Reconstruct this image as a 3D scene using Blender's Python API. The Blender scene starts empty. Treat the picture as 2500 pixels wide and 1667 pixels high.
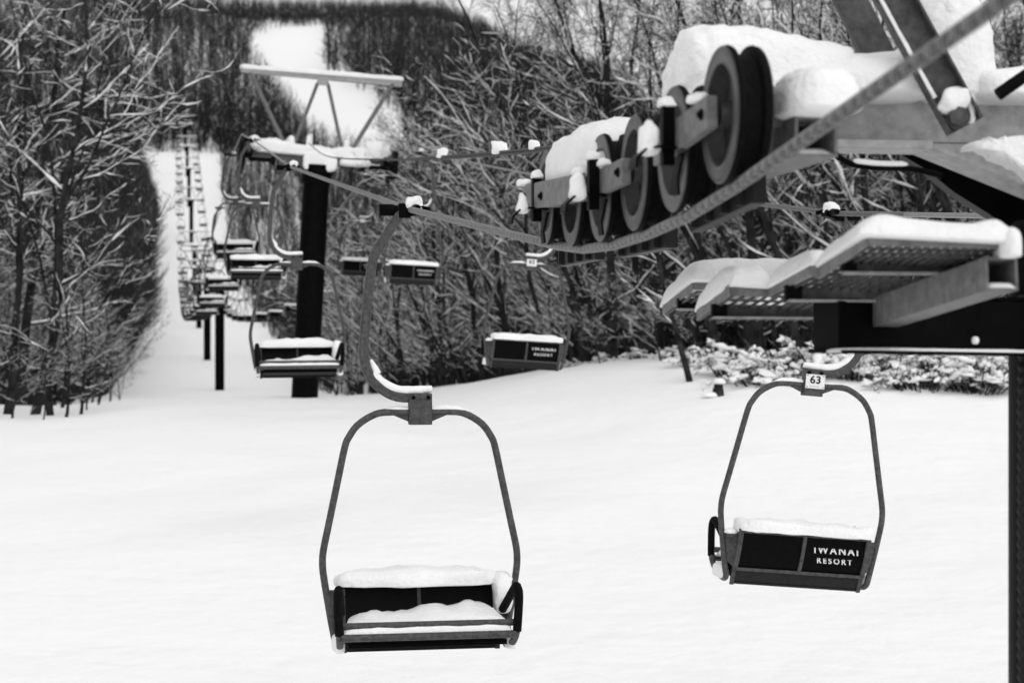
import bpy, math, random
import numpy as np
from mathutils import Vector, Matrix, noise

random.seed(11)
RNG = np.random.default_rng(5)
SC = bpy.context.scene
COL = SC.collection
F = 4861.1
V = Vector
R = math.radians


def at(px, py, Y):
    """photo pixel (2500 x 1667 frame) at depth Y -> world point; the camera sits at the origin, level"""
    return V(((px - 1250) / F * Y, Y, (833.5 - py) / F * Y))


# ------------------------------------------------------------------ materials
def new_mat(name):
    m = bpy.data.materials.new(name)
    m.use_nodes = True
    nt = m.node_tree
    return m, nt, nt.nodes["Principled BSDF"]


def grey(v):
    return (v, v, v, 1)


def mottled(name, lo, hi, scale=14.0, rough=0.55, metal=0.0, bump=0.0, bscale=120, detail=6, stretch=None, spec=0.25):
    m, nt, b = new_mat(name)
    b.inputs['Specular IOR Level'].default_value = spec
    tc = nt.nodes.new('ShaderNodeTexCoord')
    mp = nt.nodes.new('ShaderNodeMapping')
    nt.links.new(tc.outputs['Object'], mp.inputs[0])
    if stretch:
        mp.inputs['Scale'].default_value = stretch
    n = nt.nodes.new('ShaderNodeTexNoise')
    n.inputs['Scale'].default_value = scale
    n.inputs['Detail'].default_value = detail
    n.inputs['Roughness'].default_value = 0.65
    nt.links.new(mp.outputs[0], n.inputs['Vector'])
    r = nt.nodes.new('ShaderNodeValToRGB')
    r.color_ramp.elements[0].position = 0.36
    r.color_ramp.elements[1].position = 0.66
    r.color_ramp.elements[0].color = grey(lo)
    r.color_ramp.elements[1].color = grey(hi)
    nt.links.new(n.outputs['Fac'], r.inputs[0])
    nt.links.new(r.outputs[0], b.inputs['Base Color'])
    b.inputs['Roughness'].default_value = rough
    b.inputs['Metallic'].default_value = metal
    if bump:
        n2 = nt.nodes.new('ShaderNodeTexNoise')
        n2.inputs['Scale'].default_value = bscale
        n2.inputs['Detail'].default_value = 4
        nt.links.new(mp.outputs[0], n2.inputs['Vector'])
        bp = nt.nodes.new('ShaderNodeBump')
        bp.inputs['Strength'].default_value = bump
        bp.inputs['Distance'].default_value = 0.02
        nt.links.new(n2.outputs['Fac'], bp.inputs['Height'])
        nt.links.new(bp.outputs[0], b.inputs['Normal'])
    return m


def bark_mat(name, lo, hi, snow_from, snow_to, scale=3.0, cover=1.0):
    """bark with snow lying wherever the surface faces upwards"""
    m, nt, b = new_mat(name)
    g = nt.nodes.new('ShaderNodeNewGeometry')
    sp = nt.nodes.new('ShaderNodeSeparateXYZ')
    nt.links.new(g.outputs['Normal'], sp.inputs[0])
    tc = nt.nodes.new('ShaderNodeTexCoord')
    n = nt.nodes.new('ShaderNodeTexNoise')
    n.inputs['Scale'].default_value = scale
    n.inputs['Detail'].default_value = 5
    nt.links.new(tc.outputs['Object'], n.inputs['Vector'])
    r = nt.nodes.new('ShaderNodeValToRGB')
    r.color_ramp.elements[0].position = 0.35
    r.color_ramp.elements[1].position = 0.7
    r.color_ramp.elements[0].color = grey(lo)
    r.color_ramp.elements[1].color = grey(hi)
    nt.links.new(n.outputs['Fac'], r.inputs[0])
    ad = nt.nodes.new('ShaderNodeMath')
    ad.operation = 'MULTIPLY_ADD'
    nt.links.new(n.outputs['Fac'], ad.inputs[0])
    ad.inputs[1].default_value = 0.7
    nt.links.new(sp.outputs['Z'], ad.inputs[2])
    mr = nt.nodes.new('ShaderNodeMapRange')
    mr.inputs['From Min'].default_value = snow_from
    mr.inputs['From Max'].default_value = snow_to
    mr.inputs['To Max'].default_value = cover
    nt.links.new(ad.outputs[0], mr.inputs['Value'])
    mx = nt.nodes.new('ShaderNodeMix')
    mx.data_type = 'RGBA'
    nt.links.new(mr.outputs[0], mx.inputs[0])
    nt.links.new(r.outputs[0], mx.inputs[6])
    mx.inputs[7].default_value = grey(0.86)
    nt.links.new(mx.outputs[2], b.inputs['Base Color'])
    b.inputs['Roughness'].default_value = 0.85
    b.inputs['Specular IOR Level'].default_value = .08
    return m


M = {}
M['snow'] = mottled('snow', 0.82, 0.88, 3.0, 0.8, 0, 0.55, 42, spec=.1)
M['galv'] = mottled('galvanised_steel', 0.030, 0.085, 38, 0.5, 0.0, 0.1, 200, spec=.3)
M['galv_light'] = mottled('light_galvanised_steel', 0.24, 0.40, 22, 0.5, 0.0, 0.1, 160)
M['galv_mid'] = mottled('weathered_steel', 0.035, 0.085, 25, 0.55, 0.0, 0.1, 160)
M['black'] = mottled('black_paint', 0.001, 0.003, 9, 0.5, spec=.04)
M['panel'] = mottled('black_panel', 0.001, 0.003, 30, 0.35, spec=.06)
M['lower'] = mottled('dark_grey_board', 0.014, 0.022, 26, 0.5, spec=.15)
M['rubber'] = mottled('rubber', 0.002, 0.006, 40, 0.7, spec=.06)
M['white'] = mottled('white_enamel', 0.72, 0.8, 20, 0.4)
M['letter'] = mottled('white_lettering', 0.72, 0.82, 60, 0.5)
M['ink'] = mottled('black_ink', 0.003, 0.006, 40, 0.5, spec=.05)
M['greyink'] = mottled('grey_ink', 0.35, 0.4, 40, 0.5)
M['wheel'] = mottled('wheel_steel', 0.024, 0.05, 30, 0.4, 0.0, 0.1, 120, spec=.5)
M['arm'] = mottled('pale_grey_steel', 0.30, 0.46, 18, 0.5, 0.0, 0.1, 160)
M['beam'] = mottled('grey_steel', 0.10, 0.19, 24, 0.5, 0.0, 0.1, 160)
M['rope'] = mottled('steel_rope', 0.16, 0.28, 60, 0.45, 0.0, spec=.4)
M['groove_shade'] = mottled('rope_groove_shade', 0.006, 0.015, 60, 0.6, spec=.1)  # dark tone standing in for the shade between rope strands
M['cable'] = mottled('dark_cable', 0.02, 0.04, 30, 0.6)
M['bark'] = bark_mat('bark', 0.007, 0.04, 1.0, 1.2)
M['twig'] = bark_mat('twig', 0.006, 0.022, 1.18, 1.4, 3.0, .8)
M['farbark'] = bark_mat('far_bark', 0.014, 0.036, 1.25, 1.5, 0.05, 0.3)
M['leaf'] = bark_mat('leaf', 0.03, 0.10, 0.95, 1.2, 6.0)


# ------------------------------------------------------------------ mesh helpers
def frames(pts):
    pts = [V(p) for p in pts]
    n = len(pts)
    T = []
    for i in range(n):
        a = pts[max(i - 1, 0)]
        b = pts[min(i + 1, n - 1)]
        t = (b - a)
        T.append(t.normalized() if t.length > 1e-9 else V((0, 0, 1)))
    ref = V((0, 0, 1)) if abs(T[0].z) < 0.9 else V((0, 1, 0))
    x = T[0].cross(ref).normalized()
    out = []
    for t in T:
        x = (x - t * x.dot(t))
        x = x.normalized() if x.length > 1e-6 else t.orthogonal().normalized()
        out.append((t, x, t.cross(x).normalized()))
    return pts, out


class MB:
    def __init__(s):
        s.v, s.f, s.m, s.mi = [], [], [], 0

    def add(s, vs, fs):
        o = len(s.v)
        s.v.extend(tuple(p) for p in vs)
        for f in fs:
            s.f.append(tuple(i + o for i in f))
            s.m.append(s.mi)
        return s

    def hexa(s, p):
        return s.add(p, [(0, 3, 2, 1), (4, 5, 6, 7), (0, 1, 5, 4), (1, 2, 6, 5), (2, 3, 7, 6), (3, 0, 4, 7)])

    def box(s, c, size, mat=None):
        c = V(c)
        hx, hy, hz = [q / 2 for q in size]
        P = [(-hx, -hy, -hz), (hx, -hy, -hz), (hx, hy, -hz), (-hx, hy, -hz), (-hx, -hy, hz), (hx, -hy, hz), (hx, hy, hz), (-hx, hy, hz)]
        P = [V(p) for p in P]
        if mat is not None:
            P = [mat @ p for p in P]
        return s.hexa([p + c for p in P])

    def beam(s, p0, p1, w, h, up=(0, 0, 1)):
        p0, p1 = V(p0), V(p1)
        t = (p1 - p0).normalized()
        x = t.cross(V(up))
        x = x.normalized() if x.length > 1e-6 else t.orthogonal().normalized()
        z = x.cross(t).normalized()
        P = []
        for p in (p0, p1):
            for a, b in ((-1, -1), (1, -1), (1, 1), (-1, 1)):
                P.append(p + x * (a * w / 2) + z * (b * h / 2))
        return s.add(P, [(0, 1, 2, 3), (7, 6, 5, 4), (0, 4, 5, 1), (1, 5, 6, 2), (2, 6, 7, 3), (3, 7, 4, 0)])

    def plate(s, a, b, drop, thick):
        """upright plate whose top edge runs a -> b, hanging down by drop"""
        a, b = V(a), V(b)
        n = V((b.y - a.y, -(b.x - a.x), 0)).normalized() * thick / 2
        d = V((0, 0, drop))
        return s.hexa([a - d - n, b - d - n, b - d + n, a - d + n, a - n, b - n, b + n, a + n])

    def tube(s, pts, r, n=8, cap=True, lobes=0, twist=0.0):
        pts, fr = frames(pts)
        if not isinstance(r, (list, tuple)):
            r = [r] * len(pts)
        vs, fs = [], []
        L = 0
        for i, (p, (t, x, y)) in enumerate(zip(pts, fr)):
            if i:
                L += (p - pts[i - 1]).length
            for k in range(n):
                a = 2 * math.pi * k / n
                rr = r[i]
                if lobes:
                    rr *= 1 + 0.2 * math.cos(lobes * (a + twist * L))
                vs.append(p + x * (rr * math.cos(a)) + y * (rr * math.sin(a)))
        for i in range(len(pts) - 1):
            for k in range(n):
                k2 = (k + 1) % n
                fs.append((i * n + k, i * n + k2, (i + 1) * n + k2, (i + 1) * n + k))
        if cap:
            fs.append(tuple(range(n - 1, -1, -1)))
            o = (len(pts) - 1) * n
            fs.append(tuple(o + k for k in range(n)))
        m0 = len(s.m)
        s.add(vs, fs)
        if lobes:
            # shade in the grooves between the strands, painted as a darker material
            L = 0
            for i in range(len(pts) - 1):
                d_ = (pts[i + 1] - pts[i]).length
                for k in range(n):
                    if math.cos(lobes * (2 * math.pi * (k + .5) / n + twist * (L + d_ / 2))) < -.05:
                        s.m[m0 + i * n + k] = 1
                L += d_
        return s

    def flat(s, pts, w, h, side):
        """rectangular section swept along pts; side = direction of the width w"""
        pts, fr = frames(pts)
        side = V(side).normalized()
        vs, fs = [], []
        n = 4
        for p, (t, _, _) in zip(pts, fr):
            x = side
            y = t.cross(x).normalized()
            for a, b in ((-1, -1), (1, -1), (1, 1), (-1, 1)):
                vs.append(p + x * (a * w / 2) + y * (b * h / 2))
        for i in range(len(pts) - 1):
            for k in range(n):
                k2 = (k + 1) % n
                fs.append((i * n + k, i * n + k2, (i + 1) * n + k2, (i + 1) * n + k))
        fs.append((3, 2, 1, 0))
        o = (len(pts) - 1) * n
        fs.append((o, o + 1, o + 2, o + 3))
        return s.add(vs, fs)

    def lathe(s, prof, c, axis, n=32, cap=True):
        c, axis = V(c), V(axis).normalized()
        x = axis.orthogonal().normalized()
        y = axis.cross(x)
        vs, fs = [], []
        for (d, r) in prof:
            for k in range(n):
                a = 2 * math.pi * k / n
                vs.append(c + axis * d + (x * math.cos(a) + y * math.sin(a)) * r)
        for i in range(len(prof) - 1):
            for k in range(n):
                k2 = (k + 1) % n
                fs.append((i * n + k, i * n + k2, (i + 1) * n + k2, (i + 1) * n + k))
        if cap:
            fs.append(tuple(range(n - 1, -1, -1)))
            o = (len(prof) - 1) * n
            fs.append(tuple(o + k for k in range(n)))
        return s.add(vs, fs)

    def prism(s, poly, d):
        """3-D polygon pushed by vector d"""
        poly = [V(p) for p in poly]
        d = V(d)
        n = len(poly)
        vs = poly + [p + d for p in poly]
        fs = [tuple(range(n - 1, -1, -1)), tuple(range(n, 2 * n))]
        for i in range(n):
            j = (i + 1) % n
            fs.append((i, j, n + j, n + i))
        return s.add(vs, fs)

    def loaf(s, c, ax, ay, az, p=3.0, amp=0.12, freq=6.0, n=9, seed=0.0, flatten=0.25, prof=None):
        """rounded lump of snow: super-ellipsoid with half axes ax, ay, az, flat below"""
        c, ax, ay, az = V(c), V(ax), V(ay), V(az)
        vs, fs, idx = [], [], {}

        def vert(q):
            key = (round(q[0], 5), round(q[1], 5), round(q[2], 5))
            if key in idx:
                return idx[key]
            x, y, z = [math.copysign(math.sin(abs(w) * math.pi / 2) if abs(w) < 1 else 1, w) * 1.0 for w in q]
            l = (abs(x) ** p + abs(y) ** p + abs(z) ** p) ** (1 / p)
            x, y, z = x / l, y / l, z / l
            zz = z * flatten if z < 0 else z
            if prof and z > 0:
                zz *= prof(x)
            P = c + ax * x + ay * y + az * zz
            nn = (ax.normalized() * x + ay.normalized() * y + az.normalized() * (z if z > 0 else z * .2))
            d = noise.noise(P * freq + V((seed, seed * 1.7, 3))) + 0.5 * noise.noise(P * freq * 2.7 + V((seed, 5, seed))) + (0.3 * noise.noise(P * freq * 7 + V((1, seed, 4))) if n > 9 else 0)
            P = P + nn * d * amp * min(ax.length, ay.length, az.length)
            idx[key] = len(vs)
            vs.append(P)
            return idx[key]
        g = [2 * i / n - 1 for i in range(n + 1)]
        for axis in range(3):
            for sg in (-1, 1):
                for i in range(n):
                    for j in range(n):
                        quad = []
                        for (a, b) in ((g[i], g[j]), (g[i + 1], g[j]), (g[i + 1], g[j + 1]), (g[i], g[j + 1])):
                            q = [0, 0, 0]
                            q[axis] = sg
                            q[(axis + 1) % 3] = a
                            q[(axis + 2) % 3] = b
                            quad.append(vert(q))
                        fs.append(tuple(quad if sg > 0 else quad[::-1]))
        return s.add(vs, fs)

    def slab(s, c00, c10, c11, c01, h, nu=16, nv=10, p=5.0, amp=0.2, freq=5.0, seed=0.0, hv=None):
        """snow lying on a four-cornered surface, rounded off along its edges"""
        c00, c10, c11, c01 = V(c00), V(c10), V(c11), V(c01)
        top, bot = [], []
        for j in range(nv + 1):
            v = j / nv
            v = 0.5 - 0.5 * math.cos(math.pi * v)
            for i in range(nu + 1):
                u = i / nu
                u = 0.5 - 0.5 * math.cos(math.pi * u)
                b = (c00 * (1 - u) + c10 * u) * (1 - v) + (c01 * (1 - u) + c11 * u) * v
                k = max(0.0, 1 - abs(2 * u - 1) ** p) ** (1 / 2.2) * max(0.0, 1 - abs(2 * v - 1) ** p) ** (1 / 2.2)
                hh = h * (hv(u, v) if hv else 1)
                d = 1 + amp * (noise.noise(b * freq + V((seed, 0, seed))) + .5 * noise.noise(b * freq * 3 + V((0, seed, 1))))
                wob = V((noise.noise(b * 9 + V((seed, 9, 2))), noise.noise(b * 9 + V((4, seed, 7))), 0)) * (0.12 * h)
                edge = 1 if (i in (0, nu) or j in (0, nv)) else 0
                top.append(b + V((0, 0, hh * k * d)) + wob * 1.0)
                bot.append(b - V((0, 0, 0.004 + (0.05 * h if edge == 0 else 0))) + wob)
        n = len(top)
        W = nu + 1
        fs = []
        for j in range(nv):
            for i in range(nu):
                a, b_, c, d = j * W + i, j * W + i + 1, (j + 1) * W + i + 1, (j + 1) * W + i
                fs.append((a, b_, c, d))
                fs.append((n + d, n + c, n + b_, n + a))
        for i in range(nu):
            fs.append((i + 1, i, n + i, n + i + 1))
            a = nv * W + i
            fs.append((a, a + 1, n + a + 1, n + a))
        for j in range(nv):
            a = j * W
            fs.append((a, a + W, n + a + W, n + a))
            a = j * W + nu
            fs.append((a + W, a, n + a, n + a + W))
        return s.add(top + bot, fs)


def link(name, me, parent=None):
    o = bpy.data.objects.new(name, me)
    COL.objects.link(o)
    if parent is not None:
        o.parent = parent
    return o


def obj(name, mb, mats, parent=None, world=False, smooth=True, bevel=0.0, angle=40):
    me = bpy.data.meshes.new(name)
    vs = mb.v
    if world and parent is not None:
        chain = []
        q = parent
        Mx = Matrix.Identity(4)
        while q is not None:
            Mx = q.matrix_basis @ Mx
            q = q.parent
        inv = Mx.inverted()
        vs = [tuple(inv @ V(p)) for p in vs]
    me.from_pydata(vs, [], mb.f)
    if not isinstance(mats, (list, tuple)):
        mats = [mats]
    for m in mats:
        me.materials.append(m)
    if len(mats) > 1:
        me.polygons.foreach_set('material_index', mb.m)
    me.polygons.foreach_set('use_smooth', [smooth] * len(me.polygons))
    if smooth and angle < 180:
        try:
            me.set_sharp_from_angle(angle=R(angle))
        except Exception:
            pass
    me.update()
    o = link(name, me, parent)
    if bevel:
        b = o.modifiers.new('bevel', 'BEVEL')
        b.width = bevel
        b.segments = 2
        b.limit_method = 'ANGLE'
        b.angle_limit = R(50)
    return o


def islands(mb):
    """one mesh builder per connected piece"""
    par = list(range(len(mb.v)))

    def find(i):
        while par[i] != i:
            par[i] = par[par[i]]
            i = par[i]
        return i
    for f in mb.f:
        a = find(f[0])
        for i in f[1:]:
            par[find(i)] = a
    groups = {}
    for f, m in zip(mb.f, mb.m):
        groups.setdefault(find(f[0]), []).append((f, m))
    out = []
    for fs in groups.values():
        n = MB()
        mp = {}
        for f, m in fs:
            for i in f:
                if i not in mp:
                    mp[i] = len(n.v)
                    n.v.append(mb.v[i])
            n.f.append(tuple(mp[i] for i in f))
            n.m.append(m)
        out.append(n)
    return out


def objs(name, mb, mats, parent=None, world=False, **k):
    return [obj(name, q, mats, parent, world, **k) for q in islands(mb)]


def snowobj(mb, parent, world=False, name='snow_cap'):
    return objs(name, mb, M['snow'], parent, world, smooth=True, angle=62)


def thing(name, label, cat, loc=(0, 0, 0), rot=(0, 0, 0), group=None):
    o = bpy.data.objects.new(name, None)
    COL.objects.link(o)
    o.location = loc
    o.rotation_euler = rot
    o.empty_display_size = 0.2
    tag(o, label, cat, group)
    return o


def tag(o, label=None, cat=None, group=None, kind=None):
    if label:
        o['label'] = label
    if cat:
        o['category'] = cat
    if group:
        o['group'] = group
    if kind:
        o['kind'] = kind
    return o


KIDS = {}


def copy_tree(o, parent=None):
    c = o.copy()
    COL.objects.link(c)
    if parent is not None:
        c.parent = parent
    for ch in list(o.children):
        copy_tree(ch, c)
    return c


def text_mesh(body, size, space=1.0, bold=0.0, xs=1.0, ext=0.0015):
    cu = bpy.data.curves.new('txt', 'FONT')
    cu.body = body
    cu.size = size
    cu.space_character = space
    cu.offset = bold
    cu.extrude = ext
    cu.align_x = 'CENTER'
    cu.align_y = 'CENTER'
    o = bpy.data.objects.new('txt', cu)
    COL.objects.link(o)
    bpy.context.view_layer.update()
    dg = bpy.context.evaluated_depsgraph_get()
    me = bpy.data.meshes.new_from_object(o.evaluated_get(dg))
    bpy.data.objects.remove(o)
    bpy.data.curves.remove(cu)
    for v in me.vertices:
        v.co.x *= xs
    return me


def text_add(mb, body, size, c, mat, **k):
    me = text_mesh(body, size, **k)
    c = V(c)
    mb.add([mat @ v.co + c for v in me.vertices], [tuple(p.vertices) for p in me.polygons])
    bpy.data.meshes.remove(me)


# ------------------------------------------------------------------ terrain
def smooth_interp(pts, y0, y1, step, sig):
    ys = np.arange(y0, y1, step)
    z = np.interp(ys, [p[0] for p in pts], [p[1] for p in pts])
    k = int(sig * 3 / step)
    w = np.exp(-0.5 * (np.arange(-k, k + 1) * step / sig) ** 2)
    w /= w.sum()
    zp = np.pad(z, k, mode='edge')
    return ys, np.convolve(zp, w, 'valid')


PN = smooth_interp([(-60, -5.0), (0, -4.3), (12, -3.65), (17, -3.2), (25, -2.5), (35, -1.8), (44, -1.32), (49, -1.25), (56, -1.75), (66, -2.7),
                    (90, -3.4), (133, -3.3), (178, -1.7), (215, 0.5), (240, 2.5), (266, 5.5), (300, 13), (337, 21), (400, 33.5), (434, 41.5),
                    (500, 63), (600, 91), (700, 114), (900, 144), (960, 151), (1040, 152), (1300, 120)], -60, 1300, 1.0, 3.0)


def fbm(x, y, s):
    """cheap smooth pseudo-noise from a few sines"""
    return (np.sin(x * 0.9 * s + 1.3) * np.cos(y * 1.1 * s + .4) + .5 * np.sin(x * 1.9 * s - y * 1.3 * s + 2) + .35 * np.cos(x * 3.3 * s + y * 2.7 * s)) / 1.85


def ss(a, b, x):
    t = np.clip((x - a) / (b - a), 0, 1)
    return t * t * (3 - 2 * t)


def ground(X, Y):
    X = np.asarray(X, float)
    Y = np.asarray(Y, float)
    z = np.interp(Y, PN[0], PN[1])
    s = X - (3.1 - .168 * Y)
    near = 1 - ss(70, 130, Y)
    z = z + near * ss(25, 42, Y) * (0.95 * ss(1.0, 9.0, s) + .25 * ss(9, 22, s))
    z = z - near * ss(30, 44, Y) * 0.22 * ss(-3.0, -7.0, s) * (1 - ss(60, 75, Y))
    z = z + near * .10 * fbm(X, Y, .35) * ss(12, 30, Y) + near * 0.035 * fbm(X + 9, Y, 1.1) * ss(15, 30, Y)
    b = X / np.maximum(Y, 40)
    mid = ss(80, 200, Y) * (1 - ss(400, 600, Y))
    z = z + mid * (ss(14, 60, -s) * 7 + ss(14, 70, s) * 5 * (1 - ss(.03, .1, b)))
    far = ss(330, 600, Y)
    mult = 1 - .17 * ss(-.045, .03, b) - .34 * ss(.03, .10, b) + .06 * ss(-.13, -.22, b)
    z = z * (1 + far * (mult - 1))
    z = z + ss(250, 500, Y) * 3.5 * fbm(X, Y, .021)
    return z


def g1(X, Y):
    return float(ground(X, Y))


def build_ground():
    ys = [-40, -25, -12, -4, 0]
    y = 2.0
    while y < 1300:
        ys.append(y)
        y += max(0.6, y * 0.018)
    ys = np.array(ys)
    bs = np.linspace(-1, 1, 221)
    bs = np.sign(bs) * np.abs(bs) ** 1.25 * 0.55
    YY, BB = np.meshgrid(ys, bs, indexing='ij')
    XX = BB * (np.abs(YY) + 45) - .05 * np.maximum(YY, 0)
    ZZ = ground(XX, YY)
    n, m = YY.shape
    co = np.stack([XX, YY, ZZ], -1).reshape(-1, 3)
    i = np.arange(n - 1)[:, None] * m + np.arange(m - 1)[None, :]
    q = np.stack([i, i + 1, i + m + 1, i + m], -1).reshape(-1, 4)
    o = np_obj('snow_ground', co, q, M['ground'])
    tag(o, kind='structure')


def np_obj(name, co, faces, mat, midx=None, smooth=True):
    me = bpy.data.meshes.new(name)
    nv, nf, k = len(co), len(faces), faces.shape[1]
    me.vertices.add(nv)
    me.vertices.foreach_set('co', co.astype(np.float32).ravel())
    me.loops.add(nf * k)
    me.loops.foreach_set('vertex_index', faces.astype(np.int32).ravel())
    me.polygons.add(nf)
    me.polygons.foreach_set('loop_start', np.arange(0, nf * k, k, dtype=np.int32))
    me.polygons.foreach_set('use_smooth', np.full(nf, smooth))
    for mm in (mat if isinstance(mat, (list, tuple)) else [mat]):
        me.materials.append(mm)
    if midx is not None:
        me.polygons.foreach_set('material_index', midx.astype(np.int32))
    me.update(calc_edges=True)
    return link(name, me)


def ground_mat():
    m, nt, b = new_mat('piste_snow')
    tc = nt.nodes.new('ShaderNodeTexCoord')
    b.inputs['Base Color'].default_value = grey(0.91)
    b.inputs['Roughness'].default_value = 0.8
    hs = []
    for sc, st in ((0.5, 1.0), (3.0, 0.22), (22.0, 0.05)):
        n = nt.nodes.new('ShaderNodeTexNoise')
        n.inputs['Scale'].default_value = sc
        n.inputs['Detail'].default_value = 5
        nt.links.new(tc.outputs['Object'], n.inputs['Vector'])
        mu = nt.nodes.new('ShaderNodeMath')
        mu.operation = 'MULTIPLY'
        mu.inputs[1].default_value = st
        nt.links.new(n.outputs['Fac'], mu.inputs[0])
        hs.append(mu)
    # groomed ribs on the open piste, fading in patches
    w = nt.nodes.new('ShaderNodeTexWave')
    w.inputs['Scale'].default_value = 2.6
    w.inputs['Distortion'].default_value = 2.0
    w.inputs['Detail Scale'].default_value = 0.15
    nt.links.new(tc.outputs['Object'], w.inputs['Vector'])
    n = nt.nodes.new('ShaderNodeTexNoise')
    n.inputs['Scale'].default_value = 0.16
    nt.links.new(tc.outputs['Object'], n.inputs['Vector'])
    mr = nt.nodes.new('ShaderNodeMapRange')
    mr.inputs['From Min'].default_value = .5
    mr.inputs['From Max'].default_value = .65
    mr.inputs['To Max'].default_value = .006
    nt.links.new(n.outputs['Fac'], mr.inputs['Value'])
    mu = nt.nodes.new('ShaderNodeMath')
    mu.operation = 'MULTIPLY'
    nt.links.new(w.outputs['Fac'], mu.inputs[0])
    nt.links.new(mr.outputs[0], mu.inputs[1])
    hs.append(mu)
    s = hs[0]
    for h in hs[1:]:
        a = nt.nodes.new('ShaderNodeMath')
        nt.links.new(s.outputs[0], a.inputs[0])
        nt.links.new(h.outputs[0], a.inputs[1])
        s = a
    bp = nt.nodes.new('ShaderNodeBump')
    bp.inputs['Strength'].default_value = 0.7
    bp.inputs['Distance'].default_value = 0.2
    nt.links.new(s.outputs[0], bp.inputs['Height'])
    nt.links.new(bp.outputs[0], b.inputs['Normal'])
    return m


M['ground'] = ground_mat()
build_ground()


def build_mountain():
    """pale snow mountain beyond the ridge"""
    nx, ny = 120, 40
    xs = np.linspace(-1300, 1500, nx)
    ys = np.linspace(1900, 3600, ny)
    XX, YY = np.meshgrid(xs, ys)
    t = (YY - 1900) / 1700
    ridge = 860 + 60 * np.sin(XX / 260 + .7) + 45 * np.sin(XX / 110) - .03 * XX - 260 * ss(0, 900, XX)
    ZZ = ridge * (1 - (1 - np.clip(t * 1.15, 0, 1)) ** 2) + 28 * fbm(XX, YY, .012) + 12 * fbm(XX, YY, .045) - 40
    co = np.stack([XX, YY, ZZ], -1).reshape(-1, 3)
    i = np.arange(ny - 1)[:, None] * nx + np.arange(nx - 1)[None, :]
    q = np.stack([i, i + 1, i + nx + 1, i + nx], -1).reshape(-1, 4)
    o = np_obj('mountain', co, q, mottled('mountain_snow', 0.6, 0.92, 0.012, 0.9, detail=9))
    tag(o, kind='structure')


build_mountain()


# ------------------------------------------------------------------ rope lines
def curve_fn(pts):
    ys = [p[0] for p in pts]

    def f(Y):
        return float(np.interp(Y, ys, [p[1] for p in pts])), float(np.interp(Y, ys, [p[2] for p in pts]))
    return f


def P(Y):
    return float(np.interp(Y, PN[0], PN[1]))


LPT = [(12.3, -.632, .815), (26, -2.90, 2.28), (39, -5.08, 3.95), (46, -6.25, 4.78), (52, -7.3, 4.86), (65, -9.5, 4.35), (78, -11.78, 4.05), (91, -14.02, 3.93),
       (125, -20.0, 3.98), (150, -24.3, 4.3), (178, -29.1, 5.2), (215, -35.4, 7.6), (240, -39.70, 9.0), (266, -44.16, 12.0), (300, -49.99, 19.5), (337, -56.34, 27.5), (400, -67.14, 40.0), (434, -72.97, 48.0), (480, -80.86, 60.0)]
RPT = [(4, 4.1, .2), (14.4, 2.33, .925), (28, .40, 2.32), (41, -1.85, 3.88), (46, -2.55, 4.48), (55, -4.1, 4.5), (68, -6.35, 3.95), (81, -8.6, 3.75), (95, -11.0, 3.7), (125, -16.3, 3.9), (150, -20.6, 4.3), (178, -25.4, 5.2),
       (215, -31.8, 7.6), (240, -36.10, 9.0), (266, -40.56, 12.0), (300, -46.39, 19.5), (337, -52.74, 27.5), (400, -63.54, 40.0), (434, -69.37, 48.0), (480, -77.26, 60.0)]
ropeL = curve_fn(LPT)
ropeR = curve_fn(RPT)


def pos(fn, Y):
    x, z = fn(Y)
    return V((x, Y, z))


# under the near sheaves: bottoms of the six wheels
WY = [5.8 + .54 * i for i in range(6)]
WX = [.655 - .171 * .54 * i for i in range(6)]
WB = [.458, .411, .382, .370, .381, .414]
WR = 0.20


def dense(pts, step):
    out = []
    for a, b in zip(pts, pts[1:]):
        n = max(1, int((b - a).length / step))
        for i in range(n):
            out.append(a.lerp(b, i / n))
    out.append(pts[-1])
    return out


near_pts = [V((1.72, -.45, 1.16)), V((.98, 3.88, .678))] + [V((x, y, z - .012 + (.006 if i in (0, 5) else 0))) for i, (x, y, z) in enumerate(zip(WX, WY, WB))] + [pos(ropeL, 12.3), pos(ropeL, 26)]
mb = MB()
k_ = near_pts.index(pos(ropeL, 12.3)) + 1
mb.tube(dense(near_pts[:k_] + [pos(ropeL, 14)], .0036), .0165, 36, lobes=6, twist=46)
mb.tube(dense([pos(ropeL, 14), pos(ropeL, 26)], .006), .0165, 24, lobes=6, twist=40)
far = [pos(ropeL, y) for y in [26, 39, 46, 52, 65, 78, 91, 105, 125, 150, 178, 215, 240, 266, 300, 337, 400, 434, 480]]
mb.tube(far, .0165, 8)
o = obj('haul_rope', mb, [M['rope'], M['groove_shade']], angle=180)
tag(o, 'twisted steel haul rope under the big snowy wheels, carrying chairs that face us', 'rope', 'haul ropes of the chairlift')
mb = MB()
mb.tube([pos(ropeR, 4), pos(ropeR, 13)], .0165, 8)
mb.tube(dense([pos(ropeR, 13), pos(ropeR, 14.4), pos(ropeR, 28)], .0055), .0165, 24, lobes=6, twist=42)
mb.tube([pos(ropeR, y) for y in [28, 41, 46, 55, 68, 81, 95, 125, 150, 178, 215, 240, 266, 300, 337, 400, 434, 480]], .0165, 8)
o = obj('haul_rope', mb, [M['rope'], M['groove_shade']], angle=180)
tag(o, 'steel haul rope behind the catwalk, carrying the chairs seen from behind', 'rope', 'haul ropes of the chairlift')


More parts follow.
